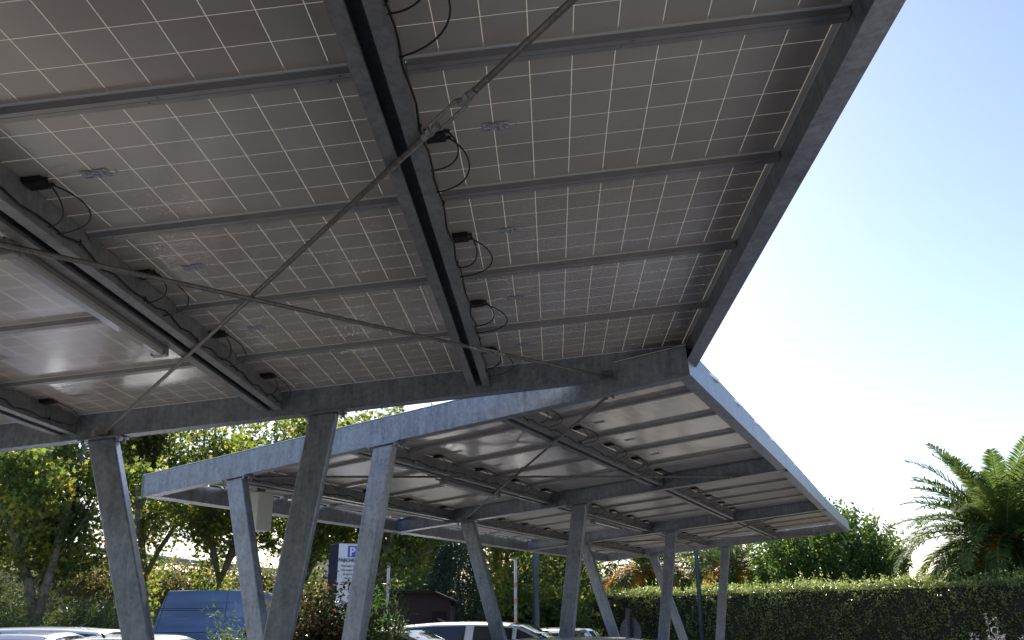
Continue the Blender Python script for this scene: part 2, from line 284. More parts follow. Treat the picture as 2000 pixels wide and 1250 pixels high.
# ------------------------------------------------------------------ carports
# local axes: u across (high side +), v along, h off the module plane (down is negative), metres
PU, PV = 1.654, 0.984           # module pitches
PURL = [-1.63, -3.285, -4.94]   # purlin centres
ULOW = -5.90
def carport(X, nb, label, far_turn, zfun, braced, lampbays, lamp_labels, flip):
    base = np.array(X((-3.8, 0.1, -0.2))); base[2] = 0
    L = 5.0*nb
    root = thing('solar_carport', label, 'carport', tuple(base), 'solar carports')
    Xa = lambda p: X(p)
    # rafters: channels at both ends, I sections between
    for k in range(nb+1):
        v = 5.0*k; m = MB(); t = 0.007
        if k in (0, nb):
            s = 1 if k == 0 else -1
            a, b = (v, v+s*t); lo, hi = min(a, b), max(a, b)
            m.box((-5.93, lo, -0.2), (0.07, hi, 0.03), Xa)
            for h0 in (-0.2+0.0015, 0.0215):
                a, b = v+s*(t+0.001), v+s*0.1165; lo, hi = min(a, b), max(a, b)
                if h0 < 0: m.box((-5.93, lo, h0), (0.068, hi, h0+t), Xa)
            # inner stiffening web that closes the channel above the flange
            a, b = v+s*0.1105, v+s*0.1150; lo, hi = min(a, b), max(a, b)
            m.box((-5.81, lo, -0.190), (0.033, hi, 0.020), Xa)
        else:
            m.box((-5.9, v-0.004, -0.192), (0.02, v+0.004, -0.008), Xa)
            m.box((-5.9, v-0.07, -0.2), (0.02, v+0.07, -0.193), Xa)
            m.box((-5.9, v-0.07, -0.0075), (0.02, v+0.07, -0.002), Xa)
        build('rafter', m, M['galv'], root)
        # V of two columns with cap plates and one base plate each
        for (ut, ub, side) in (((-4.655, -3.98, -1), (-2.88, -3.60, 1)) if not flip else ((-4.63, -3.92, -1), (-2.80, -3.50, 1))):
            vc = v+(0.06 if k == 0 else (-0.06 if k == nb else 0))
            hb = None
            top = np.array(X((ut, vc, -0.215))); bot_h = -0.215
            # find h where the world height is zero
            h = -3.0
            for _ in range(12):
                uu = ut+(ub-ut)*(-h-0.215)/3.0; P = np.array(X((uu, vc, h))); h -= P[2]*1.0
            uu = ut+(ub-ut)*(-h-0.215)/3.0
            wt, wb, d = 0.108, 0.098, 0.05
            c = MB()
            P0 = [X((uu-wb, vc-d, h+0.02)), X((uu+wb, vc-d, h+0.02)), X((uu+wb, vc+d, h+0.02)), X((uu-wb, vc+d, h+0.02))]
            P1 = [X((ut-wt, vc-d, -0.215)), X((ut+wt, vc-d, -0.215)), X((ut+wt, vc+d, -0.215)), X((ut-wt, vc+d, -0.215))]
            c.hexa(P0+P1)
            co = build('column', c, M['galv'], root, bevel=0.012)
            cp = MB(); cp.box((ut-0.17, vc-0.075, -0.2145), (ut+0.17, vc+0.075, -0.2025), Xa)
            for du in (-0.14, 0.14):
                for dv in (-0.055, 0.055):
                    q = np.array(X((ut+du, vc+dv, -0.2145))); q2 = np.array(X((ut+du, vc+dv, -0.240)))
                    cp.tube([q, q2], 0.012, 6)
            build('cap_plate', cp, M['galv'], co)
            bp = MB(); q = np.array(X((uu, vc, h))); bp.box((q[0]-0.19, q[1]-0.14, 0.0), (q[0]+0.19, q[1]+0.14, 0.02))
            build('base_plate', bp, M['galv'], co)
    # high side fascia and low side eave, one length per bay
    for k in range(nb):
        a, b = 5.0*k+0.012, 5.0*(k+1)-0.012
        if k == 0: a = 5.0*k-0.008
        if k == nb-1: b = 5.0*(k+1)+0.008
        m = MB(); m.box((0.071, a, -0.2), (0.078, b, 0.032), Xa); m.box((-0.028, a+0.11, -0.2), (0.0705, b-0.11, -0.194), Xa)
        m.box((-0.0, a+0.11, 0.012), (0.0705, b-0.11, 0.018), Xa)
        m.box((0.034, a+0.11, -0.193), (0.039, b-0.11, 0.008), Xa)
        build('fascia', m, M['galv'], root)
        m = MB(); m.box((-5.945, a, -0.2), (-5.938, b, 0.032), Xa); m.box((-5.937, a+0.11, -0.2), (-5.805, b-0.12, -0.194), Xa)
        m.box((-5.818, a+0.12, -0.193), (-5.813, b-0.12, -0.004), Xa)
        build('eave_beam', m, M['galv'], root)
    for (a_, b_) in (((-5.95, -0.004), (0.08, 0.06)), ((-5.95, L-0.06), (0.08, L+0.004))):
        fl = MB(); fl.box((a_[0], a_[1], 0.036), (b_[0], b_[1], 0.041), Xa); build('flashing', fl, M['alu_frame'], root)
    for k in range(nb):
        fl = MB(); fl.box((0.03, 5.0*k+(0.061 if k == 0 else 0.002), 0.0362), (0.079, 5.0*(k+1)-(0.061 if k == nb-1 else 0.002), 0.0405), Xa); build('flashing', fl, M['alu_frame'], root)
    # purlins: open-bottomed boxes
    for k in range(nb):
        for pu in PURL:
            a, b = 5.0*k+(0.10 if k == 0 else 0.008), 5.0*(k+1)-(0.10 if k == nb-1 else 0.008); w_ = 0.082; hb = -0.150
            m = MB()
            m.box((pu-w_, a, hb), (pu-w_+0.004, b, -0.004), Xa); m.box((pu+w_-0.004, a, hb), (pu+w_, b, -0.004), Xa)
            m.box((pu-w_+0.0045, a, -0.012), (pu+w_-0.0045, b, -0.006), Xa)
            m.box((pu-w_+0.0045, a, hb), (pu-w_+0.055, b, hb+0.004), Xa); m.box((pu+w_-0.055, a, hb), (pu+w_-0.0045, b, hb+0.004), Xa)
            m.box((pu-w_+0.051, a, hb+0.0045), (pu-w_+0.055, b, hb+0.02), Xa); m.box((pu+w_-0.055, a, hb+0.0045), (pu+w_-0.051, b, hb+0.02), Xa)
            # slot-end bracket and bolts
            for e, s in ((a, 1), (b, -1)):
                lo, hi = sorted((e+s*0.001, e+s*0.012)); m.box((pu-0.12, lo, hb-0.045), (pu+0.12, hi, hb-0.003), Xa)
            m.box((pu-w_-0.001, (a+b)/2-0.002, hb-0.001), (pu-w_+0.0, (a+b)/2+0.002, -0.01), Xa)
            build('purlin', m, M['galv_dark'], root)
            # cable tied along the purlin flank
            c = MB(); pts = []; n_ = 44
            for i in range(n_):
                vv = a+0.06+(b-a-0.12)*i/(n_-1); ph = (vv*1/PV) % 1.0
                sag = 0.012*math.sin(i*2.3+pu)+0.020*max(0, math.sin(ph*math.pi*2))
                pts.append(X((pu+w_+0.010+0.006*math.sin(i*1.7), vv, hb+0.030+sag)))
            c.tube(pts, 0.0048, 5); 
            for i in range(3, n_, 6):
                p = np.array(pts[i]); c.tube([p+[0, 0, 0.012], p+[0.006, 0.0, 0.0], p+[0.0, 0, -0.016]], 0.0045, 4)
            build('cable_run', c, M['black'], root, smooth=True)
    # rails at every module joint
    rows = int(5*nb)
    edges = [-0.03, -1.712, -1.548, -3.367, -3.203, -5.022, -4.858]
    spans = [(-1.544, 0.03), (-3.199, -1.716), (-4.854, -3.371), (-5.81, -5.026)]
    for r in range(1, rows):
        v = 0.116+PV*r-0.006
        if abs(v/5.0-round(v/5.0))*5 < 0.12: continue
        for (ua, ub) in spans:
            m = MB(); va_, vb_, vm_ = (v-0.026, v+0.026, v) if flip else (v-0.047, v+0.005, v-0.020)
            m.box((ua, va_, -0.030), (ub, vm_-0.0012, -0.003), Xa); m.box((ua, vm_+0.0015, -0.030), (ub, vb_, -0.003), Xa)
            m.box((ua, vm_-0.0009, -0.027), (ub, vm_+0.0012, -0.010), Xa)
            for i in range(3):
                uu = ua+(ub-ua)*(0.06+0.44*i)
                for s in (-1, 1):
                    q = np.array(X((uu+0.02*s, vm_+0.012*s, -0.030))); q2 = np.array(X((uu+0.02*s, vm_+0.012*s, -0.034))); m.tube([q, q2], 0.005, 6)
            build('rail', m, M['alu'], root)
    # modules: one mesh, copied
    def panel_mesh(wu, cols):
        me_mb = MB(); z = 0.002
        me_mb.add([(0, 0, z), (0, PV-0.012, z), (wu, PV-0.012, z), (wu, 0, z)], [(0, 1, 2, 3)])
        me = me_mb.mesh('solar_panel'); uvl = me.uv_layers.new(name='UVMap')
        co = [me.vertices[lp.vertex_index].co for lp in me.loops]
        for i, c in enumerate(co): uvl.data[i].uv = (c.x, c.y)
        me.materials.append(M['laminate'])
        fr = MB(); W, H = wu, PV-0.012; e = 0.004
        for (x0, y0, x1, y1) in ((0, -e, W, 0), (0, H, W, H+e), (-e, -e, 0, H+e), (W, -e, W+e, H+e)):
            fr.box((x0, y0, 0.0), (x1, y1, 0.030))
        f = fr.mesh('panel_frame'); f.materials.append(M['alu_frame'])
        return me, f
    meA, frA = panel_mesh(1.642, 10); meB, frB = panel_mesh(0.875, 5)
    jb = MB(); jb.box((0.066, 0.446, -0.020), (0.146, 0.526, 0.0)); jb.box((0.074, 0.453, -0.024), (0.138, 0.519, -0.0205))
    for y in (0.46, 0.51): jb.tube([(0.14, y, -0.011), (0.168, y, -0.012)], 0.0075, 6)
    jbm = jb.mesh('junction_box'); jbm.materials.append(M['black'])
    cables = []
    for q in range(9):
        cb = MB(); s = 1; rr = np.random.default_rng(q+5)
        for (y0, bul, end, dr) in ((0.51, 0.04+0.09*rr.random(), 0.69+0.12*rr.random(), 0.05), (0.46, -0.04+0.07*rr.random(), 0.56+0.12*rr.random(), 0.02+0.03*rr.random())):
            yy, ye = y0, end
            P0 = np.array([0.158, yy, -0.012]); P1 = np.array([0.22+bul, yy+0.02*s, -0.05-dr]); P2 = np.array([0.20+bul, (yy+ye)/2+0.06*s, -0.10-dr]); P3 = np.array([0.068, ye, -0.125])
            t = np.linspace(0, 1, 14)[:, None]
            cb.tube(P0*(1-t)**3+3*P1*t*(1-t)**2+3*P2*t*t*(1-t)+P3*t**3, 0.0036, 5)
        cm = cb.mesh('cable'); cm.materials.append(M['black']); cables.append(cm)
    stk = MB(); stk.add([(0.30, 0.455, -0.0012), (0.41, 0.455, -0.0012), (0.41, 0.515, -0.0012), (0.30, 0.515, -0.0012)], [(3, 2, 1, 0)])
    stk.add([(0.435, 0.474, -0.0012), (0.442, 0.474, -0.0012), (0.442, 0.496, -0.0012), (0.435, 0.496, -0.0012)], [(3, 2, 1, 0)])
    sm = stk.mesh('label'); sm.materials.append(M['sticker'])
    cnt = 0
    for r in range(rows):
        for c in range(4):
            wu = 1.642 if c < 3 else 0.875
            u0 = 0.03-PU*c-wu if c < 3 else 0.03-PU*3-wu
            v0 = 0.116+PV*r+0.0
            va, vb = (v0, v0+PV) if flip else (v0+PV-0.012, v0-0.012)
            p = np.array(X((u0, va, 0))); ex = nrm(np.array(X((u0+wu, va, 0)))-p); ey = np.array(X((u0, vb, 0)))-p
            ez = nrm(np.cross(ex, ey)); ey = np.cross(ez, ex)
            Mx = Matrix(((ex[0], ey[0], ez[0], p[0]-base[0]), (ex[1], ey[1], ez[1], p[1]-base[1]), (ex[2], ey[2], ez[2], p[2]-base[2]), (0, 0, 0, 1)))
            o = bpy.data.objects.new('solar_panel', meA if c < 3 else meB); COL.objects.link(o); o.parent = root
            o.matrix_local = Mx
            f = bpy.data.objects.new('panel_frame', frA if c < 3 else frB); COL.objects.link(f); f.parent = o
            if c < 3:
                j = bpy.data.objects.new('junction_box', jbm); COL.objects.link(j); j.parent = o
                k_ = bpy.data.objects.new('cable', cables[(r*5+c*7) % 9]); COL.objects.link(k_); k_.parent = o
                s_ = bpy.data.objects.new('label', sm); COL.objects.link(s_); s_.parent = o
            cnt += 1
    # crossed tie rods with turnbuckles
    def rod(p0, p1, tb, rad=0.0120):
        p0, p1 = np.array(p0), np.array(p1); d = nrm(p1-p0); Ln = np.linalg.norm(p1-p0)
        cuts = [(0, Ln)] if not tb else [(0, Ln*tb-0.10), (Ln*tb+0.10, Ln)]
        ros = []
        for (a_, b_) in cuts:
            m = MB(); m.tube([p0+d*a_, p0+d*(a_+b_)/2, p0+d*b_], rad, 10); ros.append(build('brace_rod', m, M['rod'], root, smooth=True))
        ro = ros[0]
        if tb:
            c = p0+d*Ln*tb; side = nrm(np.cross(d, [0, 0, 1])); n_ = MB()
            loop = [c-d*0.115, c-d*0.085+side*0.024, c+d*0.085+side*0.024, c+d*0.115, c+d*0.085-side*0.024, c-d*0.085-side*0.024, c-d*0.115]
            n_.tube(loop, 0.0072, 8)
            for s in (-1, 1):
                n_.tube([c+d*s*0.075, c+d*s*0.17], 0.0145, 8)
                n_.tube([c+d*s*0.112, c+d*s*0.135], 0.019, 6)
            build('turnbuckle', n_, M['galv_dark'], ro, smooth=False)
        return ro
    for k in braced:
        a, b = 5.0*k+0.12, 5.0*(k+1)-0.12
        h1, h2 = -0.168, -0.190
        if k not in far_turn:
            rod(X((-4.62, a, h1)), X((-0.62, b, h1)), 0.80); rod(X((-0.62, a, h2)), X((-4.62, b, h2)), 0.22)
        else:
            rod(X((-0.60, a, h1)), X((-4.6, b, h1)), 0.27); rod(X((-4.6, a, h2)), X((-0.6, b, h2)), None)
        for (u_, v_) in ((-4.62, a), (-0.62, a), (-4.62, b), (-0.62, b)):
            m = MB(); s = 1 if v_ == a else -1; lo, hi = sorted((v_-s*0.035, v_+s*0.05))
            m.box((u_-0.05, lo, -0.186), (u_+0.05, hi, -0.150), Xa)
            for du in (-0.028, 0.028): m.tube([X((u_+du, v_, -0.187)), X((u_+du, v_, -0.215))], 0.011, 6)
            build('brace_bracket', m, M['rod'], root)
    # batten lamps hang beside the middle purlin: things of their own
    for (v0, ln_), lab in zip(lampbays, lamp_labels):
        uc = -3.415; hh = -0.170
        q = np.array(X((uc, v0+ln_/2, hh)))
        t = thing('strip_light', lab, 'light fitting', tuple(q), 'strip lights under the carports')
        m = MB(); prof = [(-0.042, 0.0), (-0.040, 0.030), (-0.022, 0.045), (0.022, 0.045), (0.040, 0.030), (0.042, 0.0)]
        A = [X((uc+a_, v0, hh+b_)) for a_, b_ in prof]; B = [X((uc+a_, v0+ln_, hh+b_)) for a_, b_ in prof]; n6 = len(prof)
        m.add(A+B, [(i, i+1, n6+i+1, n6+i) for i in range(n6-1)]+[tuple(range(n6)), tuple(range(2*n6-1, n6-1, -1)), (0, n6, 2*n6-1, n6-1)])
        build('housing', m, M['grey_plastic'], t)
        m = MB(); prof = [(-0.036, 0.0), (-0.033, -0.018), (-0.02, -0.028), (0.02, -0.028), (0.033, -0.018), (0.036, 0.0)]
        A = [X((uc+a_, v0+0.05, hh-0.001+b_)) for a_, b_ in prof]; B = [X((uc+a_, v0+ln_-0.05, hh-0.001+b_)) for a_, b_ in prof]
        m.add(A+B, [(i, i+1, n6+i+1, n6+i) for i in range(n6-1)]+[tuple(range(n6)), tuple(range(2*n6-1, n6-1, -1))])
        build('diffuser', m, M['diffuser'], t, smooth=False)
        for e in (v0, v0+ln_-0.05):
            m = MB(); m.box((uc-0.046, e-0.001, hh-0.03), (uc+0.046, e+0.05, hh+0.03), Xa); build('end_cap', m, M['grey_plastic'], t, bevel=0.006)
        for e in (0.2, 0.8):
            m = MB(); m.box((uc-0.03, v0+ln_*e-0.012, hh+0.046), (uc+0.078, v0+ln_*e+0.012, hh+0.052), Xa); build('hanger', m, M['galv_dark'], t)
        e = v0+ln_ if not flip else v0; s = 1 if not flip else -1
        m = MB(); m.tube([X((uc+0.02, e, hh+0.012)), X((uc+0.01, e+s*0.14, hh+0.012)), X((uc-0.01, e+s*0.30, hh+0.045)), X((uc+0.02, e+s*0.42, hh+0.09)), X((uc+0.05, e+s*0.7, hh+0.11))], 0.012, 8)
        m.tube([X((uc+0.02, e-s*0.01, hh+0.012)), X((uc+0.019, e+s*0.045, hh+0.012))], 0.021, 8)
        build('conduit', m, M['grey_plastic'], t, smooth=True)
    return root

# near canopy (rises to the right, runs back over the viewer)
T1 = np.array([1.20615837, 3.38797091, 3.61878022]); U1 = nrm([0.99361741, -0.04607605, 0.10296328]); V1 = nrm([-0.0463222, -0.9989265, 0]); N1 = nrm(np.cross(V1, U1))
if N1[2] < 0: N1 = -N1
X1 = lambda p: T1+U1*p[0]+V1*(-3.09+p[1])+N1*p[2]
carport(X1, 4, 'near canopy of grey solar modules overhead, its two steel columns at the left foreground', (), None, (0,), [(1.80, 1.53)],
        ['long grey batten lamp under the near canopy, left of the crossing brace rods'], False)
# far canopy (turned away to the right), its four frames surveyed one by one
tilt2 = R(4.87)
FR = [((1.332, 6.101, 3.302), -28.83), ((3.480, 10.683, 3.326), -27.6), ((5.584, 15.258, 3.360), -27.3), ((7.730, 19.807, 3.400), -26.5)]
def fr_pt(k, u, h):
    F, yw = FR[k]; yw = R(yw)
    U = np.array([math.cos(yw)*math.cos(tilt2), math.sin(yw)*math.cos(tilt2), math.sin(tilt2)])
    V = np.array([-math.sin(yw), math.cos(yw), 0.0]); N = np.cross(U, V)
    return np.array(F)+U*(u-0.07)+N*(h+0.2)
def X2(p):
    u, v, h = p; k = min(2, max(0, int(v//5.0))); s = v/5.0-k
    return fr_pt(k, u, h)*(1-s)+fr_pt(k+1, u, h)*s
X2f = X2
carport(X2f, 3, 'far canopy of grey solar modules on splayed steel columns, blue lit beam facing the viewer', (0, 2), None, (0, 2),
        [(2.15, 1.45), (7.2, 1.45), (12.2, 1.45)],
        ['pale batten lamp under the nearest bay of the far canopy', 'batten lamp under the middle bay of the far canopy', 'batten lamp under the last bay of the far canopy, nearest the palms'], True)

# ------------------------------------------------------------------ foliage
def rotmats(n, tiltmax=None):
    q = rng.normal(size=(n, 4)); q /= np.linalg.norm(q, axis=1)[:, None]
    w_, x, y, z = q.T
    return np.stack([np.stack([1-2*(y*y+z*z), 2*(x*y-z*w_), 2*(x*z+y*w_)], 1), np.stack([2*(x*y+z*w_), 1-2*(x*x+z*z), 2*(y*z-x*w_)], 1),
                     np.stack([2*(x*z-y*w_), 2*(y*z+x*w_), 1-2*(x*x+y*y)], 1)], 1)
LOBED = np.array([(0, -0.45, 0), (0.40, -0.36, -0.03), (0.24, -0.10, 0.02), (0.55, 0.10, -0.07), (0.20, 0.16, 0.02), (0.0, 0.60, -0.08), (-0.20, 0.16, 0.02), (-0.55, 0.10, -0.07), (-0.24, -0.10, 0.02), (-0.40, -0.36, -0.03)])
OVAL = np.array([(0, -0.5, 0), (0.2, -0.15, 0.03), (0.17, 0.2, 0.02), (0, 0.5, -0.06), (-0.17, 0.2, 0.02), (-0.2, -0.15, 0.03)])
NARROW = np.array([(0, -0.5, 0), (0.09, 0, 0.02), (0, 0.5, -0.06), (-0.09, 0, 0.02)])
def leaves(P, size, shape=OVAL, var=0.35, mats=None):
    n = len(P); Rm = rotmats(n) if mats is None else mats
    s = size*(1+var*(rng.random(n)*2-1))
    V = np.einsum('nij,kj->nki', Rm, shape)*s[:, None, None]+np.asarray(P)[:, None, :]
    return V
class Leafy:
    def __init__(s): s.V = []; s.k = []
    def add(s, V): s.V.append(V)
    def build(s, name, material, parent=None, loc=(0, 0, 0), **kw):
        base = wloc(parent) if parent is not None else np.array(loc, float)
        vs, ls, nf = [], [], []; o = 0
        for V in s.V:
            n, k, _ = V.shape; vs.append(V.reshape(-1, 3)); ls.append(np.arange(n*k)+o); nf.append(np.full(n, k)); o += n*k
        v = np.concatenate(vs)-base; ls = np.concatenate(ls); nf = np.concatenate(nf)
        me = bpy.data.meshes.new(name); me.vertices.add(len(v)); me.vertices.foreach_set('co', v.ravel())
        me.loops.add(len(ls)); me.loops.foreach_set('vertex_index', ls)
        me.polygons.add(len(nf)); me.polygons.foreach_set('loop_start', np.r_[0, np.cumsum(nf)[:-1]]); me.polygons.foreach_set('loop_total', nf)
        me.update(calc_edges=True); me.polygons.foreach_set('use_smooth', np.zeros(len(me.polygons), bool)); me.materials.append(material)
        ob = bpy.data.objects.new(name, me); COL.objects.link(ob)
        if parent is not None: ob.parent = parent
        else: ob.location = base
        return ob

def limb_tree(base, height, spread, label, group, trunk_r=0.18, fork=0.22, limbs=4, nleaf=6000, lsize=0.17, lmat='leaf_plane', low=0.2, lean=(0, 0), limbdirs=None, density=1.0, shoots=0.08, name='plane_tree'):
    base = np.array([*base, 0.0]) if len(base) == 2 else np.array(base, float)
    t = thing(name, label, 'tree', tuple(base), group)
    m = MB(); tips = []
    def grow(p, d, L, r, lev):
        n = 6; pts = [p]; dd = d.copy()
        for i in range(n):
            dd = nrm(dd+rng.normal(size=3)*0.10*(1 if lev else 0.35)+np.array([0, 0, 0.05])); pts.append(pts[-1]+dd*L/n)
        rad = np.linspace(r, r*0.5, n+1); m.tube(pts, rad, 8 if lev < 2 else 5)
        if lev >= 1: tips.extend([(q, lev) for q in pts[2:]])
        if lev < 3:
            nb = (limbs if lev == 0 else (5 if lev == 1 else 4))
            for i in range(nb):
                if lev == 0:
                    f = 0.98
                    if limbdirs is not None and i < len(limbdirs): nd = nrm(limbdirs[i])
                    else: a = rng.random()*6.28; nd = nrm(np.array([math.cos(a)*0.42, math.sin(a)*0.42, 1.0]))
                    grow(pts[-1], nd, height*(1-fork)*(0.72+0.2*rng.random()), r*0.62, 1)
                else:
                    f = 0.25+0.7*(i+rng.random()*0.6)/nb; idx = min(n, int(f*n)+0)
                    a = rng.random()*6.28; side = nrm(np.array([math.cos(a), math.sin(a), 0.25*rng.normal()]))
                    nd = nrm(dd*0.55+side*(0.75 if lev == 1 else 0.9))
                    grow(pts[idx], nd, spread*(0.62 if lev == 1 else 0.30)*(0.7+0.5*rng.random()), rad[idx]*0.5, lev+1)
    d0 = nrm(np.array([lean[0], lean[1], 1.0]))
    grow(base.copy(), d0, height*fork, trunk_r, 0)
    build('trunk', m, M['bark'], t, smooth=True)
    T = np.array([q for q, lv in tips]); lv = np.array([l_ for _, l_ in tips]); wt = np.where(lv == 3, 1.0, np.where(lv == 2, 0.8, 0.35)); wt = wt/wt.sum()
    n = int(nleaf*density); C = T[rng.choice(len(T), n, p=wt)]
    P = C+rng.normal(size=(n, 3))*np.array([0.24, 0.24, 0.20])
    P = P[P[:, 2] > base[2]+low]
    # low shoots along the trunk
    ns = int(n*shoots); zz = rng.random(ns)**0.8*height*0.5; a = rng.random(ns)*6.28; rr_ = 0.1+(0.35+0.9*zz/height*2)*rng.random(ns)**0.7
    S = np.stack([base[0]+np.cos(a)*rr_, base[1]+np.sin(a)*rr_, base[2]+0.9+zz], 1)
    lf = Leafy(); lf.add(leaves(np.concatenate([P, S]), lsize, LOBED)); lf.build('crown', M[lmat], t)
    return t

def bush(base, size, label, group, n=3500, lsize=0.10, shape=OVAL, lmat='leaf_green', name='bush', core=True, up=0.0, lumps=9, cat='bush', sprigs=0):
    base = np.array([*base, 0.0]) if len(base) == 2 else np.array(base, float); sx, sy, sz = size
    t = thing(name, label, cat, tuple(base), group)
    m = MB()
    for i in range(9):
        a = rng.random()*6.28; q = base+np.array([math.cos(a)*sx*0.32, math.sin(a)*sy*0.32, sz*(0.5+0.35*rng.random())])
        m.tube([base+np.array([math.cos(a)*0.06, math.sin(a)*0.06, 0]), (base+q)/2+rng.normal(size=3)*0.05, q], [0.03, 0.022, 0.008], 5)
    build('stems', m, M['bark'], t, smooth=True)
    cs = []; 
    for i in range(lumps):
        a = rng.random()*6.28; rr_ = math.sqrt(rng.random())*0.62
        cs.append((base+np.array([math.cos(a)*rr_*sx/2, math.sin(a)*rr_*sy/2, sz*(0.22+0.56*rng.random()*(1-rr_*0.5))]), 0.28+0.18*rng.random()))
    P = []
    for c, rad in cs:
        k = n//lumps; d = rng.normal(size=(k, 3)); d /= np.linalg.norm(d, axis=1)[:, None]
        r_ = rng.random(k)**0.35
        P.append(c+d*r_[:, None]*np.array([sx*rad, sy*rad, sz*rad*0.85])*(1+0.18*rng.normal(size=(k, 1))))
    P = np.concatenate(P); P = P[P[:, 2] > base[2]+0.03]
    lf = Leafy(); lf.add(leaves(P, lsize, shape))
    for i in range(sprigs):
        c = P[rng.integers(len(P))]; 
        if c[2] < base[2]+sz*0.55: continue
        k = 12; tt = np.linspace(0, 1, k)[:, None]; d = nrm(np.array([rng.normal()*0.35, rng.normal()*0.35, 1])); L = 0.25+0.25*rng.random()
        lf.add(leaves(c+d*tt*L+rng.normal(size=(k, 3))*0.02, lsize*0.85, shape))
    lf.build('foliage', M[lmat], t)
    return t

# plane trees along the road bank
PG = 'plane trees behind the car park'
trees = [
 ((-11.75, 22), 8.0, 3.4, 'plane tree with forked trunk left of the van', 0.20, 0.18, 2, 12000, 0.17, [(-0.16, 0.05, 1), (0.24, 0.1, 1)]),
 ((-12.35, 28), 10.0, 4.2, 'tall slim plane tree whose straight trunk rises behind the low left column', 0.17, 0.50, 4, 13000, 0.18, [(-0.15, 0, 1), (0.1, 0.1, 1), (0.4, 0, 1), (0.02, -0.2, 1)]),
 ((-11.3, 33), 9.5, 4.4, 'yellow green plane tree above the van roof', 0.15, 0.3, 5, 14000, 0.19, None),
 ((-17.6, 27), 9.5, 4.4, 'plane tree at the far left edge of the view', 0.2, 0.22, 5, 14000, 0.18, None),
 ((-20.5, 33), 10.5, 4.8, 'plane tree behind the left edge tree, near the raised road', 0.2, 0.3, 5, 9000, 0.19, None),
 ((-14.6, 35), 10.5, 4.6, 'plane tree between the forked trunk and the slim trunk, farther back', 0.18, 0.3, 5, 10000, 0.19, None),
 ((-8.2, 34), 10.5, 4.4, 'plane tree showing between the two near left columns', 0.18, 0.24, 5, 15000, 0.19, None),
 ((-5.2, 32), 9.8, 4.4, 'plane tree rising above the parking sign', 0.2, 0.2, 6, 16000, 0.19, None),
 ((-3.2, 35), 9.3, 4.2, 'plane tree right of the parking sign, behind the shed', 0.2, 0.16, 6, 16000, 0.19, None),
 ((-0.2, 38), 7.6, 3.8, 'thin plane tree with sky gaps behind the red banded pole', 0.18, 0.26, 4, 5000, 0.19, None),
 ((2.0, 37), 7.2, 3.2, 'golden plane tree right of the tall teal lamp post', 0.18, 0.15, 6, 13000, 0.19, None),
 ((0.9, 33), 4.6, 3.4, 'low bushy young plane tree beside the tall teal lamp post', 0.12, 0.12, 6, 9000, 0.17, None),
 ((3.3, 46), 6.0, 3.0, 'plane tree behind the hedge end, under the far canopy corner', 0.18, 0.18, 5, 8000, 0.19, None)]
for (b, h, s, lab, tr, fk, nl, nf, ls, ld) in trees:
    limb_tree(b, h, s, lab, PG, tr, fk, nl, int(nf*0.86), ls*0.74, shoots=(0.03 if b[0] in (-11.75, -12.35) else 0.12), limbdirs=ld)
# shrubs
SG = 'shrubs along the road bank'
for (b, sz, lab, n, ls, shp, lm) in [
 ((-14.2, 24.5), (3.6, 3, 3.0), 'green oleander with narrow leaves at the far left edge', 9000, 0.15, NARROW, 'leaf_olive'),
 ((-11.6, 24.6), (3.0, 2.4, 2.6), 'tall oleander between the forked plane trunk and the van', 9000, 0.15, NARROW, 'leaf_olive'),
 ((-12.2, 20.5), (4.6, 2.0, 1.9), 'dark shrub behind the white cars at lower left', 7000, 0.13, NARROW, 'leaf_green'),
 ((-8.6, 33.0), (6.5, 3, 3.4), 'dense dark shrub behind the van', 9000, 0.15, OVAL, 'leaf_bank'),
 ((-3.6, 28.5), (3.6, 2.2, 3.6), 'dark laurel shrub left of the shed', 7000, 0.14, OVAL, 'leaf_green'),
 ((0.2, 30.5), (5.0, 2.4, 2.8), 'yellow green shrub behind the red banded poles', 8000, 0.15, LOBED, 'leaf_plane')]:
    bush(b, sz, lab, SG, n, ls, shp, lm, name='shrub')
# raised road on its bank
RL = [(-34, 33, 5.6), (-22.0, 36, 5.15), (-20.9, 38, 4.9), (-18.8, 41, 4.6), (-16.1, 44, 4.3), (-11.8, 48, 3.95), (-5.2, 55, 3.7), (8, 70, 3.3), (40, 100, 2.0)]
RL = np.array(RL, float)
dirs = np.gradient(RL, axis=0); nx = np.stack([dirs[:, 1], -dirs[:, 0], 0*dirs[:, 0]], 1); nx /= np.linalg.norm(nx, axis=1)[:, None]
def off(a, dz): 
    q = RL+nx*a; q[:, 2] += dz; return q
bk = MB(); foot = off(8.5, 0); foot[:, 2] = -0.05; mid = off(3.5, -1.7); bk.grid([foot, mid, off(0.4, -0.72), off(-9, -0.72), np.column_stack([off(-20, 0)[:, :2], np.full(len(RL), -0.05)])])
struct('grass_bank', bk, M['grass'])
rd = MB(); rd.grid([off(0.1, -0.70), off(-7.5, -0.70)]); struct('road', rd, M['asphalt'])
gr = thing('guard_rail', 'long zinc guard rail along the raised road behind the trees', 'guard rail', tuple(RL[1]))
m = MB()
prof = [(0.0, 0.0), (0.05, -0.06), (0.0, -0.12), (0.0, -0.18), (0.05, -0.24), (0.0, -0.31)]
m.grid([off(a, dz+0.0) for a, dz in prof]); m.grid([off(a-0.004, dz) for a, dz in prof][::-1]); build('rail', m, M['rail_metal'], gr)
m = MB()
cum = np.r_[0, np.cumsum(np.linalg.norm(np.diff(RL, axis=0), axis=1))]
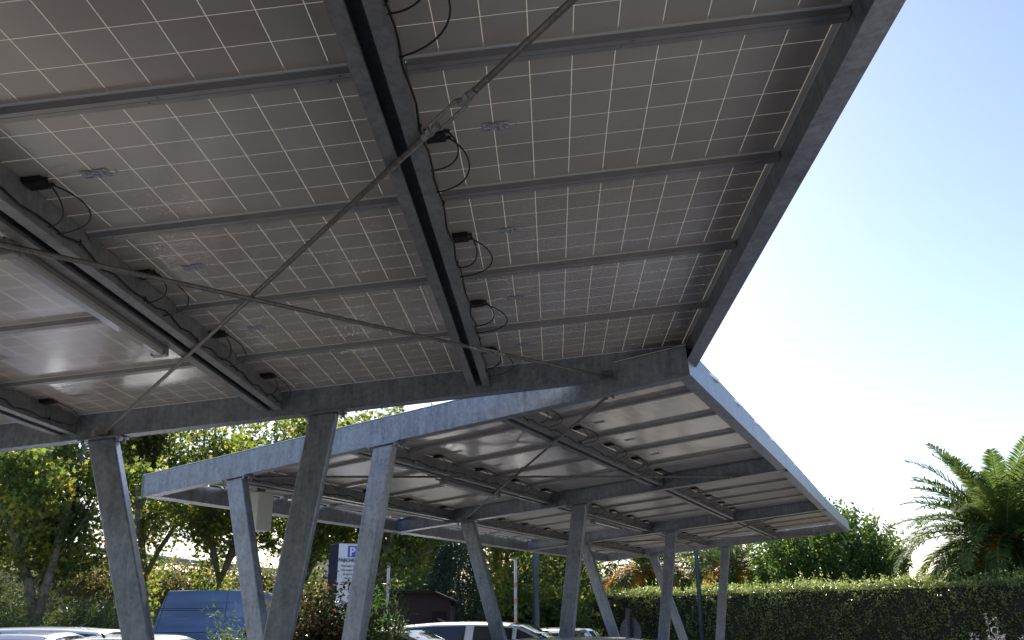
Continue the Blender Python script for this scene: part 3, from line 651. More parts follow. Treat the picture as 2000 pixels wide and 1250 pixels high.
for s in np.arange(0, cum[-1]-10, 2.6):
    q = np.array([np.interp(s, cum, RL[:, i]) for i in range(3)]); q2 = q+[0, 0.08, 0]
    pm = MB(); pm.box((q[0]-0.05, q[1]+0.02, q[2]-0.9), (q[0]+0.05, q[1]+0.14, q[2]-0.02))
    if s < 60: build('post', pm, M['rail_metal'], gr)
for i, (a, b_, s_) in enumerate([(-20.5, 33.0, 1.3), (-18.0, 36.3, 1.2), (-15.2, 39.5, 1.5), (-12.6, 42.0, 1.7), (-9.8, 44.5, 1.9), (-6.5, 47.5, 2.1), (-2.0, 51, 2.4)]):
    z = np.interp(b_, RL[:, 1], RL[:, 2])-2.4
    labs = ['russet scrub on the bank below the grey van', 'scrub clump on the bank beside the forked trunk', 'yellowish scrub on the bank below the guard rail', 'scrub on the bank left of the blue lit column',
            'scrub on the bank right of the blue lit column', 'scrub on the bank behind the parking sign', 'scrub on the far end of the bank']
    bush((a, b_, max(0, z-0.6)), (5.6, 3.0, s_+1.0), labs[i], 'scrub on the road bank', 6500, 0.15, OVAL, 'leaf_bank', name='scrub')
n = 26000; P = np.stack([-55+110*rng.random(n), -19-9*rng.random(n), 6.0*rng.random(n)**0.8+0.2], 1); P[:, 2] *= 0.8+0.25*np.sin(P[:, 0]*0.5)+0.1*np.sin(P[:, 0]*1.3)  # unseen leaf mass added behind the camera to block low skylight on the steel
lf = Leafy(); lf.add(leaves(P, 0.8, LOBED)); o = lf.build('sky_block_leaves', M['leaf_green']); o['kind'] = 'stuff'
# conifer and shed
t = thing('cypress', 'dark dense cypress right of the shed, behind the far column', 'tree', (-1.55, 25, 0))
m = MB(); m.tube([(-1.55, 25, 0), (-1.55, 25, 3.0)], [0.12, 0.03], 8); build('trunk', m, M['bark'], t, smooth=True)
n = 15000; z = rng.random(n)**0.85*3.5; a = rng.random(n)*6.28; rr = 1.15*np.sqrt(np.clip(1-(z/3.75)**2.2, 0, 1))*(0.45+0.6*rng.random(n)**0.5)
lf = Leafy(); lf.add(leaves(np.stack([-1.55+np.cos(a)*rr, 25+np.sin(a)*rr, z+0.05], 1), 0.15, NARROW)); lf.build('crown', M['leaf_dark'], t)
t = thing('garden_shed', 'low red brown shed in shade behind the parked white cars', 'shed', (-2.35, 23, 0))
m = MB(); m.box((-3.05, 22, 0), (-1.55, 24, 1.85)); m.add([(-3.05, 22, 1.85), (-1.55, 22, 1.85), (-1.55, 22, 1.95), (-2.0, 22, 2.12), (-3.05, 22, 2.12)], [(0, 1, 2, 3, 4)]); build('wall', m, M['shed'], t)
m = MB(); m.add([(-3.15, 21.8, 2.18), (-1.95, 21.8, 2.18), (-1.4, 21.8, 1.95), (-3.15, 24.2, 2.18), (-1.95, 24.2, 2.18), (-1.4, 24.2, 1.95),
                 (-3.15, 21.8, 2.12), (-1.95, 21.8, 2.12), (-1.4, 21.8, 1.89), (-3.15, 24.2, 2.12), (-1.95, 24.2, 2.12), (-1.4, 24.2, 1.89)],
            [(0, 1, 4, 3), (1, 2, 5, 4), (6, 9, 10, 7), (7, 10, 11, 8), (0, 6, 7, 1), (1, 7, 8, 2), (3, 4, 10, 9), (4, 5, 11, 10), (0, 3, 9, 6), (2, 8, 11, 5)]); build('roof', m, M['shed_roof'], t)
m = MB(); m.box((-2.0, 21.985, 0.05), (-1.65, 21.998, 1.7)); build('door', m, M['shed_roof'], t)
# distant building with red tile roof
t = thing('house', 'pale house far behind the trees, its red tiled roof just showing', 'house', (-16, 96, 0))
m = MB(); m.box((-22, 92, 0), (-9, 102, 8.2)); build('wall', m, M['plaster'], t)
m = MB(); m.add([(-23, 91, 8.1), (-8, 91, 8.1), (-8, 103, 8.1), (-23, 103, 8.1), (-19, 97, 10.2), (-12, 97, 10.2)], [(0, 1, 5, 4), (1, 2, 5), (2, 3, 4, 5), (3, 0, 4), (3, 2, 1, 0)]); build('roof', m, M['tile'], t)
for x in (-20, -16, -12): 
    m = MB(); m.box((x-0.5, 91.97, 4.5), (x+0.5, 91.99, 6.1)); build('window', m, M['glass'], t)

# ------------------------------------------------------------------ hedge on the right
HA, HB = np.array([16.5, 13.4]), np.array([2.2, 37.0]); hd = nrm(np.r_[HB-HA, 0])[:2]; hn = np.array([-hd[1], hd[0]])
if hn[1] > 0: hn = -hn
HL = np.linalg.norm(HB-HA); HH = 2.38; HT = 1.3
t = thing('hedge', 'long clipped dark hedge with sunlit top running across the right side', 'hedge', (*HA, 0))
def HP(s, d, z): return np.stack([HA[0]+hd[0]*s-hn[0]*d, HA[1]+hd[1]*s-hn[1]*d, z], -1)
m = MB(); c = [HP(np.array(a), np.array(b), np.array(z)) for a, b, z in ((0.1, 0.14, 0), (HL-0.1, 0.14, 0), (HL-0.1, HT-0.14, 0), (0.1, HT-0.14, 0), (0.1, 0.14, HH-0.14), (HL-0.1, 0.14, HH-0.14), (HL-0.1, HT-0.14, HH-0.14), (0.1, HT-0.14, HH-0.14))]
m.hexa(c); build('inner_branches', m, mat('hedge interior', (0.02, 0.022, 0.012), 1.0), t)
n = 52000; s = HL*rng.random(n)**1.0; zf = HH*rng.random(n)
wob = 0.07*np.sin(s*2.1+zf)+0.05*np.sin(s*5.3+zf*4)+0.04*np.sin(s*11.0-zf*7)-0.03
P1_ = HP(s, 0.10*rng.random(n)**0.7+wob, zf)
hol = np.sin(s*1.9+zf*2.3)*np.sin(s*0.83-zf*3.1)+0.5*np.sin(s*6.1+zf*9.0); P1_ = P1_[rng.random(n) > np.clip(hol-0.25, 0, 0.75)]
n2 = 26000; s2 = HL*rng.random(n2); P2_ = HP(s2, HT*rng.random(n2), HH-0.10*rng.random(n2)+0.05*np.sin(s2*1.7)+0.04*np.sin(s2*4.9))
lf = Leafy(); lf.add(leaves(P1_, 0.065, OVAL)); lf.add(leaves(P2_, 0.065, OVAL)); lf.build('foliage', M['leaf_hedge'], t)
lf = Leafy()
for i in range(1300):
    s0 = HL*rng.random(); d0 = HT*rng.random()*0.9; L = 0.10+0.16*rng.random()+(0.3 if rng.random() < 0.05 else 0); k = 7+int(L*30)
    q = HP(np.array(s0), np.array(d0), np.array(HH-0.02+0.05*math.sin(s0*1.7))); tt = np.linspace(0, 1, k)[:, None]; d = nrm(np.array([rng.normal()*0.25, rng.normal()*0.25, 1]))
    lf.add(leaves(q+d*tt*L+rng.normal(size=(k, 3))*0.022, 0.06, OVAL))
lf.build('young_shoots', M['leaf_sprout'], t)

# broad evergreen behind the hedge
def round_shrub(base, rx, h, label):
    base = np.array([*base, 0.0]); t = thing('evergreen_tree', label, 'tree', tuple(base))
    m = MB(); tips = []
    m.tube([base, base+[0, 0, 1.2]], [0.14, 0.1], 8)
    for i in range(26):
        a = rng.random()*6.28; e = rng.random()
        d = np.array([math.cos(a)*math.sqrt(e), math.sin(a)*math.sqrt(e), 0.0])
        q = base+np.array([d[0]*rx*0.8, d[1]*rx*0.8, 1.4+(h-1.9)*(1-e*0.75)*(0.75+0.3*rng.random())])
        mid_ = base+np.array([d[0]*rx*0.35, d[1]*rx*0.35, 1.3+0.5*(q[2]-1.4)]); m.tube([base+[0, 0, 1.0], mid_, q], [0.06, 0.04, 0.012], 5); tips.append(q)
    build('trunk', m, M['bark'], t, smooth=True)
    n = 17000; a = rng.random(n)*6.28; ct = rng.random(n)*1.55-0.55; st = np.sqrt(1-np.clip(ct, -1, 1)**2); rr = (0.35+0.65*rng.random(n)**0.45)
    lob = 1+0.10*np.sin(a*5+ct*4)+0.08*np.sin(a*9-ct*7)
    P = np.stack([base[0]+np.cos(a)*st*rx*rr*lob, base[1]+np.sin(a)*st*rx*rr*lob, base[2]+h*0.50+ct*rr*lob*h*0.44], 1)
    lf = Leafy(); lf.add(leaves(P[P[:, 2] > 0.5], 0.17, OVAL))
    for i in range(420):  # upright whorled shoots
        a = rng.random()*6.28; c_ = rng.random(); st = math.sqrt(1-c_*c_)
        q = np.array([base[0]+math.cos(a)*st*rx*0.95, base[1]+math.sin(a)*st*rx*0.95, base[2]+h*0.5+c_*h*0.44]); L = 0.4+0.5*rng.random(); k = 16
        tt = np.linspace(0, 1, k)[:, None]; d = nrm(np.array([math.cos(a)*st*0.5, math.sin(a)*st*0.5, 1]))
        lf.add(leaves(q+d*tt*L+rng.normal(size=(k, 3))*0.06, 0.16, OVAL))
    lf.build('crown', M['leaf_round'], t)
round_shrub((10.95, 30.3), 2.45, 4.95, 'broad rounded evergreen tree behind the hedge, touching the canopy tip')

# palms
def palm(base, zc, Lf, nf, label, dead=0, seed=1, droop=1.0, tr=0.28, leaflets=46, minel=-35):
    rg = np.random.default_rng(seed); base = np.array([*base, 0.0]); c0 = base+[0, 0, zc]
    t = thing('palm_tree', label, 'palm', tuple(base), 'palms beyond the hedge')
    m = MB(); zz = np.linspace(0, zc, 14); m.tube([base+[0, 0, z_] for z_ in zz], [tr*(1.12 if i % 2 else 0.95) for i in range(14)], 12)
    m.tube([c0-[0, 0, 0.3], c0+[0, 0, 0.1], c0+[0, 0, 0.35]], [tr*1.1, tr*1.35, tr*0.5], 12); build('trunk', m, M['palm_bark'], t, smooth=True)
    st_ = MB(); live, dd = [], []
    for i in range(nf+dead):
        isd = i >= nf; az = i*2.39996+rg.normal()*0.15
        fr_ = (i+0.5)/nf
        el = R(82-(82-minel)*fr_**0.85) if not isd else R(22-30*rg.random()); L = Lf*(0.85+0.25*rg.random())*(1 if not isd else 0.72)
        n_ = 16; h = np.array([math.cos(az), math.sin(az), 0]); p = c0+h*tr*0.6; pts = [p]; e = el
        for j in range(n_):
            e -= R((3.0+5.0*fr_ if not isd else 8.5)*droop*(0.4+1.3*j/n_)); e = max(e, R(-84))
            pts.append(pts[-1]+(h*math.cos(e)+np.array([0, 0, math.sin(e)]))*L/n_)
        pts = np.array(pts); st_.tube(pts, np.linspace(0.022, 0.004, n_+1), 5, caps=False)
        k = leaflets; s = np.linspace(0.12, 1.0, k); ix = s*n_; P = np.stack([np.interp(ix, np.arange(n_+1), pts[:, a_]) for a_ in range(3)], 1)
        tg = np.gradient(P, axis=0); tg /= np.linalg.norm(tg, axis=1)[:, None]
        side = np.cross(tg, [0, 0, 1.0]); side /= np.linalg.norm(side, axis=1)[:, None]+1e-9; upv = np.cross(side, tg)
        ll = (0.48*np.sin(np.pi*np.clip(s*0.92+0.06, 0, 1))**0.6+0.05)*Lf/3.2
        for sg in (-1, 1):
            d = side*sg*0.78+tg*0.62+upv*(0.28+0.12*rg.normal(size=(k, 1))); d[:, 2] -= 0.10; d += rg.normal(size=(k, 3))*0.07; d /= np.linalg.norm(d, axis=1)[:, None]
            wv = np.cross(d, upv); wv /= np.linalg.norm(wv, axis=1)[:, None]+1e-9; w_ = 0.025*Lf/3.0
            a_ = P; b_ = P+d*ll[:, None]*0.5; c_ = P+d*ll[:, None]-np.array([0, 0, 1])*ll[:, None]*0.14
            V = np.stack([a_-wv*w_*0.5, b_-wv*w_, c_, b_+wv*w_, a_+wv*w_*0.5], 1)
            (dd if isd else live).append(V)
    build('frond_stems', st_, mat('frond stem', (0.22, 0.22, 0.08), 0.5), t, smooth=True)
    lf = Leafy(); [lf.add(V) for V in live]; lf.build('fronds', M['leaf_palm'], t)
    if dd: lf = Leafy(); [lf.add(V) for V in dd]; lf.build('dead_fronds', M['leaf_dead'], t)
palm((13.68, 24.0), 3.5, 3.0, 130, 'large palm with arching green fronds at the right edge', dead=5, seed=3, droop=0.85, leaflets=64)
palm((6.15, 40.0), 3.5, 3.9, 52, 'palm with orange dead fronds seen between the far columns', dead=14, seed=5)
palm((9.6, 38.0), 3.5, 3.2, 48, 'palm with a bright orange frond left of the rightmost column', dead=9, seed=8)
palm((11.9, 37.0), 3.2, 3.3, 44, 'palm with drooping grey green fronds left of the rounded evergreen', dead=2, seed=11)
palm((14.8, 31.5), 2.1, 1.7, 26, 'small palm between the rounded evergreen and the large palm', dead=1, seed=13)
limb_tree((9.9, 44.0), 6.3, 2.3, 'small grey green tree behind the hedge, right of the last column', None, 0.1, 0.25, 5, 4500, 0.12, 'leaf_olive', name='olive_tree')

for (b_, sz_, lab_) in (((4.9, 47.0), (5.5, 3, 4.6), 'dark evergreen mass behind the palm with orange dead fronds'), ((9.2, 47.5), (5.5, 3, 4.4), 'dark evergreen mass right of the thin lamp post behind the hedge'), ((13.4, 44.5), (3.4, 2.5, 2.9), 'low grey green shrub far behind the drooping palm'), ((15.6, 33.5), (4.5, 2.5, 3.0), 'low green shrub behind the hedge between the rounded tree and the large palm')):
    bush(b_, sz_, lab_, 'evergreen masses beyond the hedge', 7000, 0.2, OVAL, 'leaf_green', name='evergreen_shrub')
# planting beds in front
def bed(a, b):
    m = MB(); (x0, y0), (x1, y1) = a, b
    m.box((x0, y0, 0.0), (x1, y1, 0.10)); return m
struct('planting_bed', bed((-3.9, 9.6), (-1.3, 12.4)), M['soil'])
kb = MB(); kb.box((-4.02, 9.48, 0), (-1.18, 9.597, 0.13)); kb.box((-4.02, 12.403, 0), (-1.18, 12.52, 0.13)); kb.box((-4.02, 9.6, 0), (-3.903, 12.4, 0.13)); kb.box((-1.297, 9.6, 0), (-1.18, 12.4, 0.13))
struct('kerb', kb, M['concrete'])
bush((-2.35, 10.6, 0.1), (1.45, 1.4, 1.95), 'photinia bush with reddish young leaves below the parking sign', None, 21000, 0.065, OVAL, 'leaf_red', name='photinia_bush', sprigs=90)
bush((-3.45, 11.2, 0.1), (0.95, 1.0, 1.62), 'olive green feathery bush against the van, left of the photinia', None, 4200, 0.085, NARROW, 'leaf_olive', name='feathery_bush', sprigs=60)
bush((-1.75, 12.0, 0.1), (0.9, 0.9, 2.05), 'slender green bush right of the photinia, beside the banded pole', None, 4200, 0.08, NARROW, 'leaf_green', name='slender_bush', sprigs=60)
# silver sprigs low on the right
t = thing('silver_shrub', 'pale silvery feathery shrub in front of the hedge at lower right', 'shrub', (4.85, 9.0, 0))
lf = Leafy(); m = MB()
for i in range(26):
    a = rng.random()*6.28; sp = 0.36*rng.random(); L = 1.22+0.20*rng.random()+(0.22 if i < 2 else 0)
    if i < 3: sp = 0.08
    p0 = np.array([4.85, 9.0, 0.02]); p1 = p0+np.array([math.cos(a)*sp, math.sin(a)*sp, L]); pm = (p0+p1)/2+np.array([math.cos(a)*0.05, math.sin(a)*0.05, 0]); m.tube([p0, pm, p1], [0.01, 0.007, 0.002], 4)
    k = 46; tt = 0.25+0.75*np.sqrt(rng.random(k))[:, None]; lf.add(leaves(p0*(1-tt)+p1*tt+rng.normal(size=(k, 3))*0.035*(1.3-tt), 0.045, NARROW))
build('stems', m, M['bark'], t, smooth=True); lf.build('foliage', M['leaf_silver'], t)

# ------------------------------------------------------------------ vehicles
def car(loc, heading, L, Wd, H, paint, label, cat='car', kind='sedan', group='parked cars', name='parked_car', trim=True):
    t = thing(name, label, cat, (loc[0], loc[1], 0), group); hw = Wd/2
    ch, sh = math.cos(heading), math.sin(heading)
    def W(p): return (loc[0]+p[0]*ch-p[1]*sh, loc[1]+p[0]*sh+p[1]*ch, p[2])
    if kind == 'sedan':   # s(0 rear..1 front), belt z, roof z, belt half width, roof half width
        st = [(0.00, .60, .62, .80, .72), (0.02, .82, .86, .90, .80), (0.06, .93, .98, .94, .82), (0.15, .96, 1.02, .97, .80), (0.19, .96, 1.12, .98, .74), (0.26, .96, 1.34, .99, .66), (0.33, .95, 1.42, 1.0, .64), (0.42, .94, 1.45, 1.0, .65), (0.52, .93, 1.45, 1.0, .66),
              (0.60, .92, 1.40, 1.0, .67), (0.67, .91, 1.25, 1.0, .71), (0.745, .90, 1.0, .99, .80), (0.78, .89, .96, .98, .82), (0.88, .82, .88, .96, .80), (0.95, .74, .78, .90, .74), (0.99, .60, .63, .82, .70), (1.0, .5, .52, .78, .66)]
        gl = (4, 11); zs = H/1.45
    elif kind == 'suv':
        st = [(0.00, .70, .72, .84, .74), (0.015, .98, 1.02, .92, .80), (0.04, 1.02, 1.12, .95, .76), (0.08, 1.02, 1.36, .97, .70), (0.13, 1.01, 1.46, .98, .68), (0.25, 1.0, 1.50, 1.0, .69), (0.38, .99, 1.51, 1.0, .70), (0.50, .98, 1.50, 1.0, .70),
              (0.58, .97, 1.46, 1.0, .71), (0.65, .96, 1.30, 1.0, .75), (0.72, .95, 1.08, .99, .82), (0.76, .94, 1.01, .98, .83), (0.86, .90, .96, .96, .82), (0.95, .82, .86, .90, .76), (0.99, .62, .66, .82, .7), (1.0, .5, .52, .78, .66)]
        gl = (2, 10); zs = H/1.51
    else:   # van
        st = [(0.00, 1.3, 2.25, .94, .80), (0.008, 1.3, 2.42, .97, .80), (0.02, 1.3, 2.50, .99, .80), (0.3, 1.3, 2.53, 1.0, .80), (0.55, 1.3, 2.53, 1.0, .80), (0.70, 1.28, 2.50, 1.0, .80), (0.76, 1.27, 2.40, 1.0, .79), (0.83, 1.25, 1.95, .99, .80), (0.90, 1.2, 1.38, .97, .84), (0.93, 1.12, 1.22, .95, .82), (0.985, .98, 1.02, .88, .74), (1.0, .62, .66, .82, .7)]
        gl = (5, 8); zs = H/2.53
    # smooth stations
    A = np.array(st, float); A[:, 1:3] *= zs; ns = 64 if kind != 'van' else 72
    ss = np.unique(np.concatenate([np.linspace(0, 1, ns), A[:, 0]]))
    B = np.stack([np.interp(ss, A[:, 0], A[:, i]) for i in range(5)], 1)
    for _ in range(2 if kind != 'van' else 1): B[1:-1, 1:] = 0.25*B[:-2, 1:]+0.5*B[1:-1, 1:]+0.25*B[2:, 1:]
    def ring(row, full=True):
        s, zb, zr, wb, wr = row; wb *= hw; wr *= hw; x = (s-0.5)*L
        lo = 0.26*zs if kind != 'van' else 0.32
        pts = [(wb*0.88, lo), (wb*0.97, lo+0.10), (wb*1.0, lo+(zb-lo)*0.45), (wb*1.0, lo+(zb-lo)*0.75), (wb*0.975, zb)]
        g0, g1 = np.array([wb*0.955, zb+0.012]), np.array([wr, zr-0.055*min(1, (zr-zb)/0.3)])
        for f in (0.0, 0.33, 0.66, 1.0):
            q = g0*(1-f)+g1*f+np.array([0.018*math.sin(f*math.pi), 0]); pts.append(tuple(q))
        pts += [(wr*0.94, zr-0.018*min(1, (zr-zb)/0.3)), (wr*0.75, zr-0.002), (wr*0.4, zr+0.010), (0, zr+0.014)]
        Lf = [(x, y, z) for y, z in pts]; Rt = [(x, -y, z) for y, z in pts[:-1]][::-1]
        return Lf+Rt
    G = np.array([ring(r) for r in B])
    if kind == 'van':
        wgt = np.clip(1-B[:, 0]/0.10, 0, 1)[:, None]; G[:, :, 0] += wgt*np.clip(G[:, :, 2]-0.9, 0, None)**1.15*0.20
    # wheel arches: lift the sill points over the wheels
    wx = (-0.5+0.185, -0.5+0.80); rw = 0.33 if kind != 'van' else 0.36
    for i, r in enumerate(B):
        x = (r[0]-0.5)*L
        for f in wx:
            dx = abs(x-f*L)
            if dx < rw+0.05:
                zc = math.sqrt(max(0, (rw+0.05)**2-dx*dx))+rw
                for j in (0, 1, 2, 3, -1, -2, -3, -4): G[i, j, 2] = max(G[i, j, 2], min(zc, r[1]-0.05))
    m = MB(); GW = [[W(p) for p in row] for row in G]; m.grid(GW)
    m.add(GW[0], [tuple(range(len(GW[0])))]); m.add(GW[-1], [tuple(range(len(GW[-1])))[::-1]])
    body = build('body', m, paint, t, smooth=True)
    nj = G.shape[1]; s0, s1 = A[gl[0], 0], A[gl[1], 0]
    def patch(sa, sb, j0, j1, offs=0.006, shrink=None):
        idx = [i for i, r in enumerate(B) if sa <= r[0] <= sb]
        sub = G[idx][:, j0:j1+1].copy(); 
        # push outwards along grid normals
        du = np.gradient(sub, axis=0) if len(idx) > 1 else np.zeros_like(sub); dv = np.gradient(sub, axis=1); nn = np.cross(du, dv); nn /= np.linalg.norm(nn, axis=2)[..., None]+1e-9
        cen = np.array([0, 0, 0.6]); sg = np.sign(np.sum(nn*(sub-cen), axis=2)); sub += nn*sg[..., None]*offs
        q = MB(); q.grid([[W(p) for p in row] for row in sub]); return q
    if kind != 'van':
        cuts = [(A[gl[0]+1, 0]-0.02, 0.395), (0.405, 0.56), (0.565, A[gl[1]-1, 0]+0.005)]
        for (a_, b_) in cuts:
            for (j0, j1) in ((5, 8), (nj-9, nj-6)):
                build('side_window', patch(a_, b_, j0, j1), M['glass'], t, smooth=True)
        for nm, (a_, b_) in (('windscreen', (A[gl[1]-3, 0]+0.035, A[gl[1], 0]-0.003)), ('rear_window', (A[gl[0], 0]-0.005, A[gl[0]+2, 0]-0.008))):
            build(nm, patch(a_, b_, 9, nj-10), M['glass'], t, smooth=True)
        if trim:
            for j in (5, nj-6):
                idx = [i for i, r in enumerate(B) if A[gl[0]+1, 0]-0.02 <= r[0] <= A[gl[1]-1, 0]+0.01]
                q = MB(); q.tube([W(G[i, j]+np.array([0, 0.006*np.sign(G[i, j, 1]), 0])) for i in idx], 0.008, 5)
                jj = 8 if j == 5 else nj-9
                q.tube([W(G[i, jj]+np.array([0, 0.008*np.sign(G[i, jj, 1]), 0.004])) for i in idx], 0.008, 5); build('window_trim', q, M['chrome'], t, smooth=True)
        m = MB()
        for s_ in (-1, 1):
            q = MB(); c = np.array([0.135*L, s_*(hw+0.09), 0.97*zs]); 
            ringp = [(math.cos(a)*0.06, math.sin(a)*0.10, 0) for a in np.linspace(0, 6.28, 10)[:-1]]
            q.hexa([W(c+np.array(p)) for p in [(-.06, -.10, -.07), (.06, -.08, -.07), (.06, .08, -.07), (-.06, .10, -.07), (-.05, -.10, .07), (.04, -.07, .05), (.04, .07, .05), (-.05, .10, .07)]])
            build('wing_mirror', q, paint, t, bevel=0.02)
        q = MB(); q.tube([W((-0.24*L, 0, H+0.0)), W((-0.27*L, 0, H+0.06))], [0.016, 0.004], 6); build('aerial', q, M['black'], t)
    else:
        for (j0, j1) in ((5, 8), (nj-9, nj-6)): build('side_window', patch(0.77, 0.84, j0, j1-1 if j0 == 5 else j1), M['glass'], t, smooth=True)
        build('windscreen', patch(0.785, 0.895, 9, nj-10), M['glass'], t, smooth=True)
        for sgn in (-1, 1):
            q = MB()
            for (a_, b_, z_) in ((0.028, 0.475, 1.80), (0.028, 0.475, 1.86), (0.028, 0.475, 1.10)):
                idx = [i for i, r in enumerate(B) if a_ <= r[0] <= b_]
                q.tube([W(((B[i, 0]-0.5)*L, sgn*(np.interp(z_, G[i, 4:9, 2], G[i, 4:9, 1]) if z_ > 1.3 else hw)+sgn*0.002, z_)) for i in idx], 0.007, 5)
            for sx in (0.025, 0.475, 0.70):
                i = int(np.argmin(abs(B[:, 0]-sx))); q.tube([W(G[i, j]*np.array([1, sgn, 1])+np.array([0, 0.002*sgn, 0])) for j in range(1, 9)], 0.007, 5)
            build('panel_seam', q, M['black'], t)
    for f in wx:
        for s_ in (-1, 1):
            x = f*L; q = MB(); cy = s_*(hw-0.11)
            rg_ = [(rw*0.62, -0.10), (rw*0.97, -0.10), (rw, -0.06), (rw, 0.06), (rw*0.97, 0.10), (rw*0.62, 0.10)]; k = 28
            q.grid([[W((x+r_*math.cos(a), cy+y_, rw+r_*math.sin(a))) for (r_, y_) in rg_+[rg_[0]]] for a in np.linspace(0, 2*math.pi, k)])
            wo = build('tyre', q, M['tyre'], t, smooth=True)
            q = MB()
            for kk in range(7):
                a = kk*2*math.pi/7; q.hexa([W((x+rr_*math.cos(a)+tt*math.sin(a), cy+s_*yy, rw+rr_*math.sin(a)-tt*math.cos(a))) for yy in (0.05, 0.085) for rr_, tt in ((0.03, -0.025), (rw*0.62, -0.03), (rw*0.62, 0.03), (0.03, 0.025))])
            q.grid([[W((x+r_*math.cos(a), cy+s_*y_, rw+r_*math.sin(a))) for (r_, y_) in ((rw*0.58, 0.03), (rw*0.64, 0.095), (rw*0.61, 0.097), (rw*0.56, 0.03))] for a in np.linspace(0, 2*math.pi, k)])
            build('rim', q, M['rim'], t)
    for s_ in (-1, 1):
        for nm, xx, mt in (('headlight', 0.465, 'lamp_clear'), ('tail_light', -0.488, 'lamp_red')):
            q = MB(); zz = (0.64 if nm == 'headlight' else 0.78)*zs if kind != 'van' else (0.85 if nm == 'headlight' else 1.1); yy = s_*hw*0.72
            q.hexa([W(p) for p in [(xx*L-.05, yy-.13, zz-.06), (xx*L+.05, yy-.13, zz-.06), (xx*L+.05, yy+.13, zz-.06), (xx*L-.05, yy+.13, zz-.06), (xx*L-.05, yy-.13, zz+.06), (xx*L+.03, yy-.13, zz+.06), (xx*L+.03, yy+.13, zz+.06), (xx*L-.05, yy+.13, zz+.06)]])
            build(nm, q, M[mt], t, bevel=0.02)
    return t
white = car_paint('white car paint', (0.74, 0.75, 0.76)); silver = car_paint('silver blue car paint', (0.42, 0.46, 0.52), 0.35)
vanp = car_paint('blue van paint', (0.16, 0.235, 0.40)); dark = car_paint('dark car paint', (0.03, 0.035, 0.045), 0.3); greyp = car_paint('grey van paint', (0.22, 0.24, 0.27), 0.3)
car((-8.0, 14.2), R(182), 4.4, 1.78, 1.445, white, 'white hatchback at the far lower left, dark side windows showing', kind='suv', trim=False)
car((-6.75, 12.6), R(96), 4.2, 1.74, 1.40, silver, 'pale blue car roof in front of the white hatchback at lower left')
car((-4.55, 10.9), R(93), 4.3, 1.78, 1.39, white, 'white car roof beside the left column, in front of the van')
car((-9.72, 31), R(6), 4.9, 2.0, 2.46, vanp, 'tall blue panel van parked behind the left columns', cat='van', kind='van', name='panel_van', group=None)
car((-1.80, 12.75), R(-12), 4.6, 1.8, 1.44, silver, 'silver saloon with chrome window line right of the blue lit column')
car((-0.12, 15.5), R(-12), 4.6, 1.84, 1.49, white, 'white estate car behind the silver saloon', kind='suv', trim=False)
car((1.0, 17.8), R(70), 4.3, 1.78, 1.36, dark, 'dark car in shade right of the white estate car', kind='sedan', trim=False)
car((1.45, 11.8), R(8), 4.3, 1.78, 1.325, white, 'white car roof at the bottom edge, in front of the round sign', kind='suv', trim=False)
t = car((-26.0, 38.6), R(40), 5.2, 2.0, 2.3, greyp, 'grey van driving on the raised road at the far left', cat='van', kind='van', name='road_van', group=None)
t.location.z = 4.3

# ------------------------------------------------------------------ street furniture
def pole(x, y, h, r, label, bands=True, mat_='pole_white', name='banded_pole', cat='pole', head=None):
    t = thing(name, label, cat, (x, y, 0)); m = MB(); m.tube([(x, y, 0), (x, y, h)], [r, r*0.85], 12); build('shaft', m, M[mat_], t, smooth=True)
    if bands:
        for z in (1.4, 1.85, 2.2): 
            m = MB(); m.tube([(x, y, z), (x, y, z+0.10)], r*1.06, 12, caps=False); build('red_band', m, M['faded_red'], t, smooth=True)
    m = MB(); m.tube([(x, y, 0), (x, y, 0.03)], r*2.4, 12); build('base_plate', m, M['galv'], t)
    m = MB(); m.tube([(x, y, h), (x, y, h+0.03)], r*1.1, 12); build('cap', m, M['galv'], t)
    return t
pole(-2.84, 20, 2.66, 0.036, 'white pole with faded red bands right of the parking sign')
pole(0.06, 20, 2.80, 0.036, 'white pole with faded red bands left of the teal lamp post')
for (x, y, h, lab) in ((0.62, 24, 6.0, 'tall dark teal lamp post rising behind the far canopy eave'), (6.32, 30, 6.5, 'thin dark lamp post behind the hedge, left of the last column')):
    t = thing('lamp_post', lab, 'lamp post', (x, y, 0)); m = MB(); m.tube([(x, y, 0), (x, y, h*0.5), (x, y, h)], [0.10 if x < 3 else 0.09, 0.085 if x < 3 else 0.07, 0.06], 12); build('shaft', m, M['pole_teal'], t, smooth=True)
    m = MB(); m.tube([(x, y, h-0.05), (x+0.2, y, h+0.1), (x+0.9, y, h+0.2)], [0.04, 0.035, 0.03], 8); build('arm', m, M['pole_teal'], t, smooth=True)
    m = MB(); m.hexa([(x+0.85, y-0.12, h+0.14), (x+1.5, y-0.08, h+0.16), (x+1.5, y+0.08, h+0.16), (x+0.85, y+0.12, h+0.14), (x+0.85, y-0.10, h+0.26), (x+1.45, y-0.05, h+0.21), (x+1.45, y+0.05, h+0.21), (x+0.85, y+0.10, h+0.26)]); build('lamp_head', m, M['pole_teal'], t, bevel=0.02)
    m = MB(); m.tube([(x, y, 0), (x, y, 0.25)], 0.14, 12); build('base', m, M['pole_teal'], t)
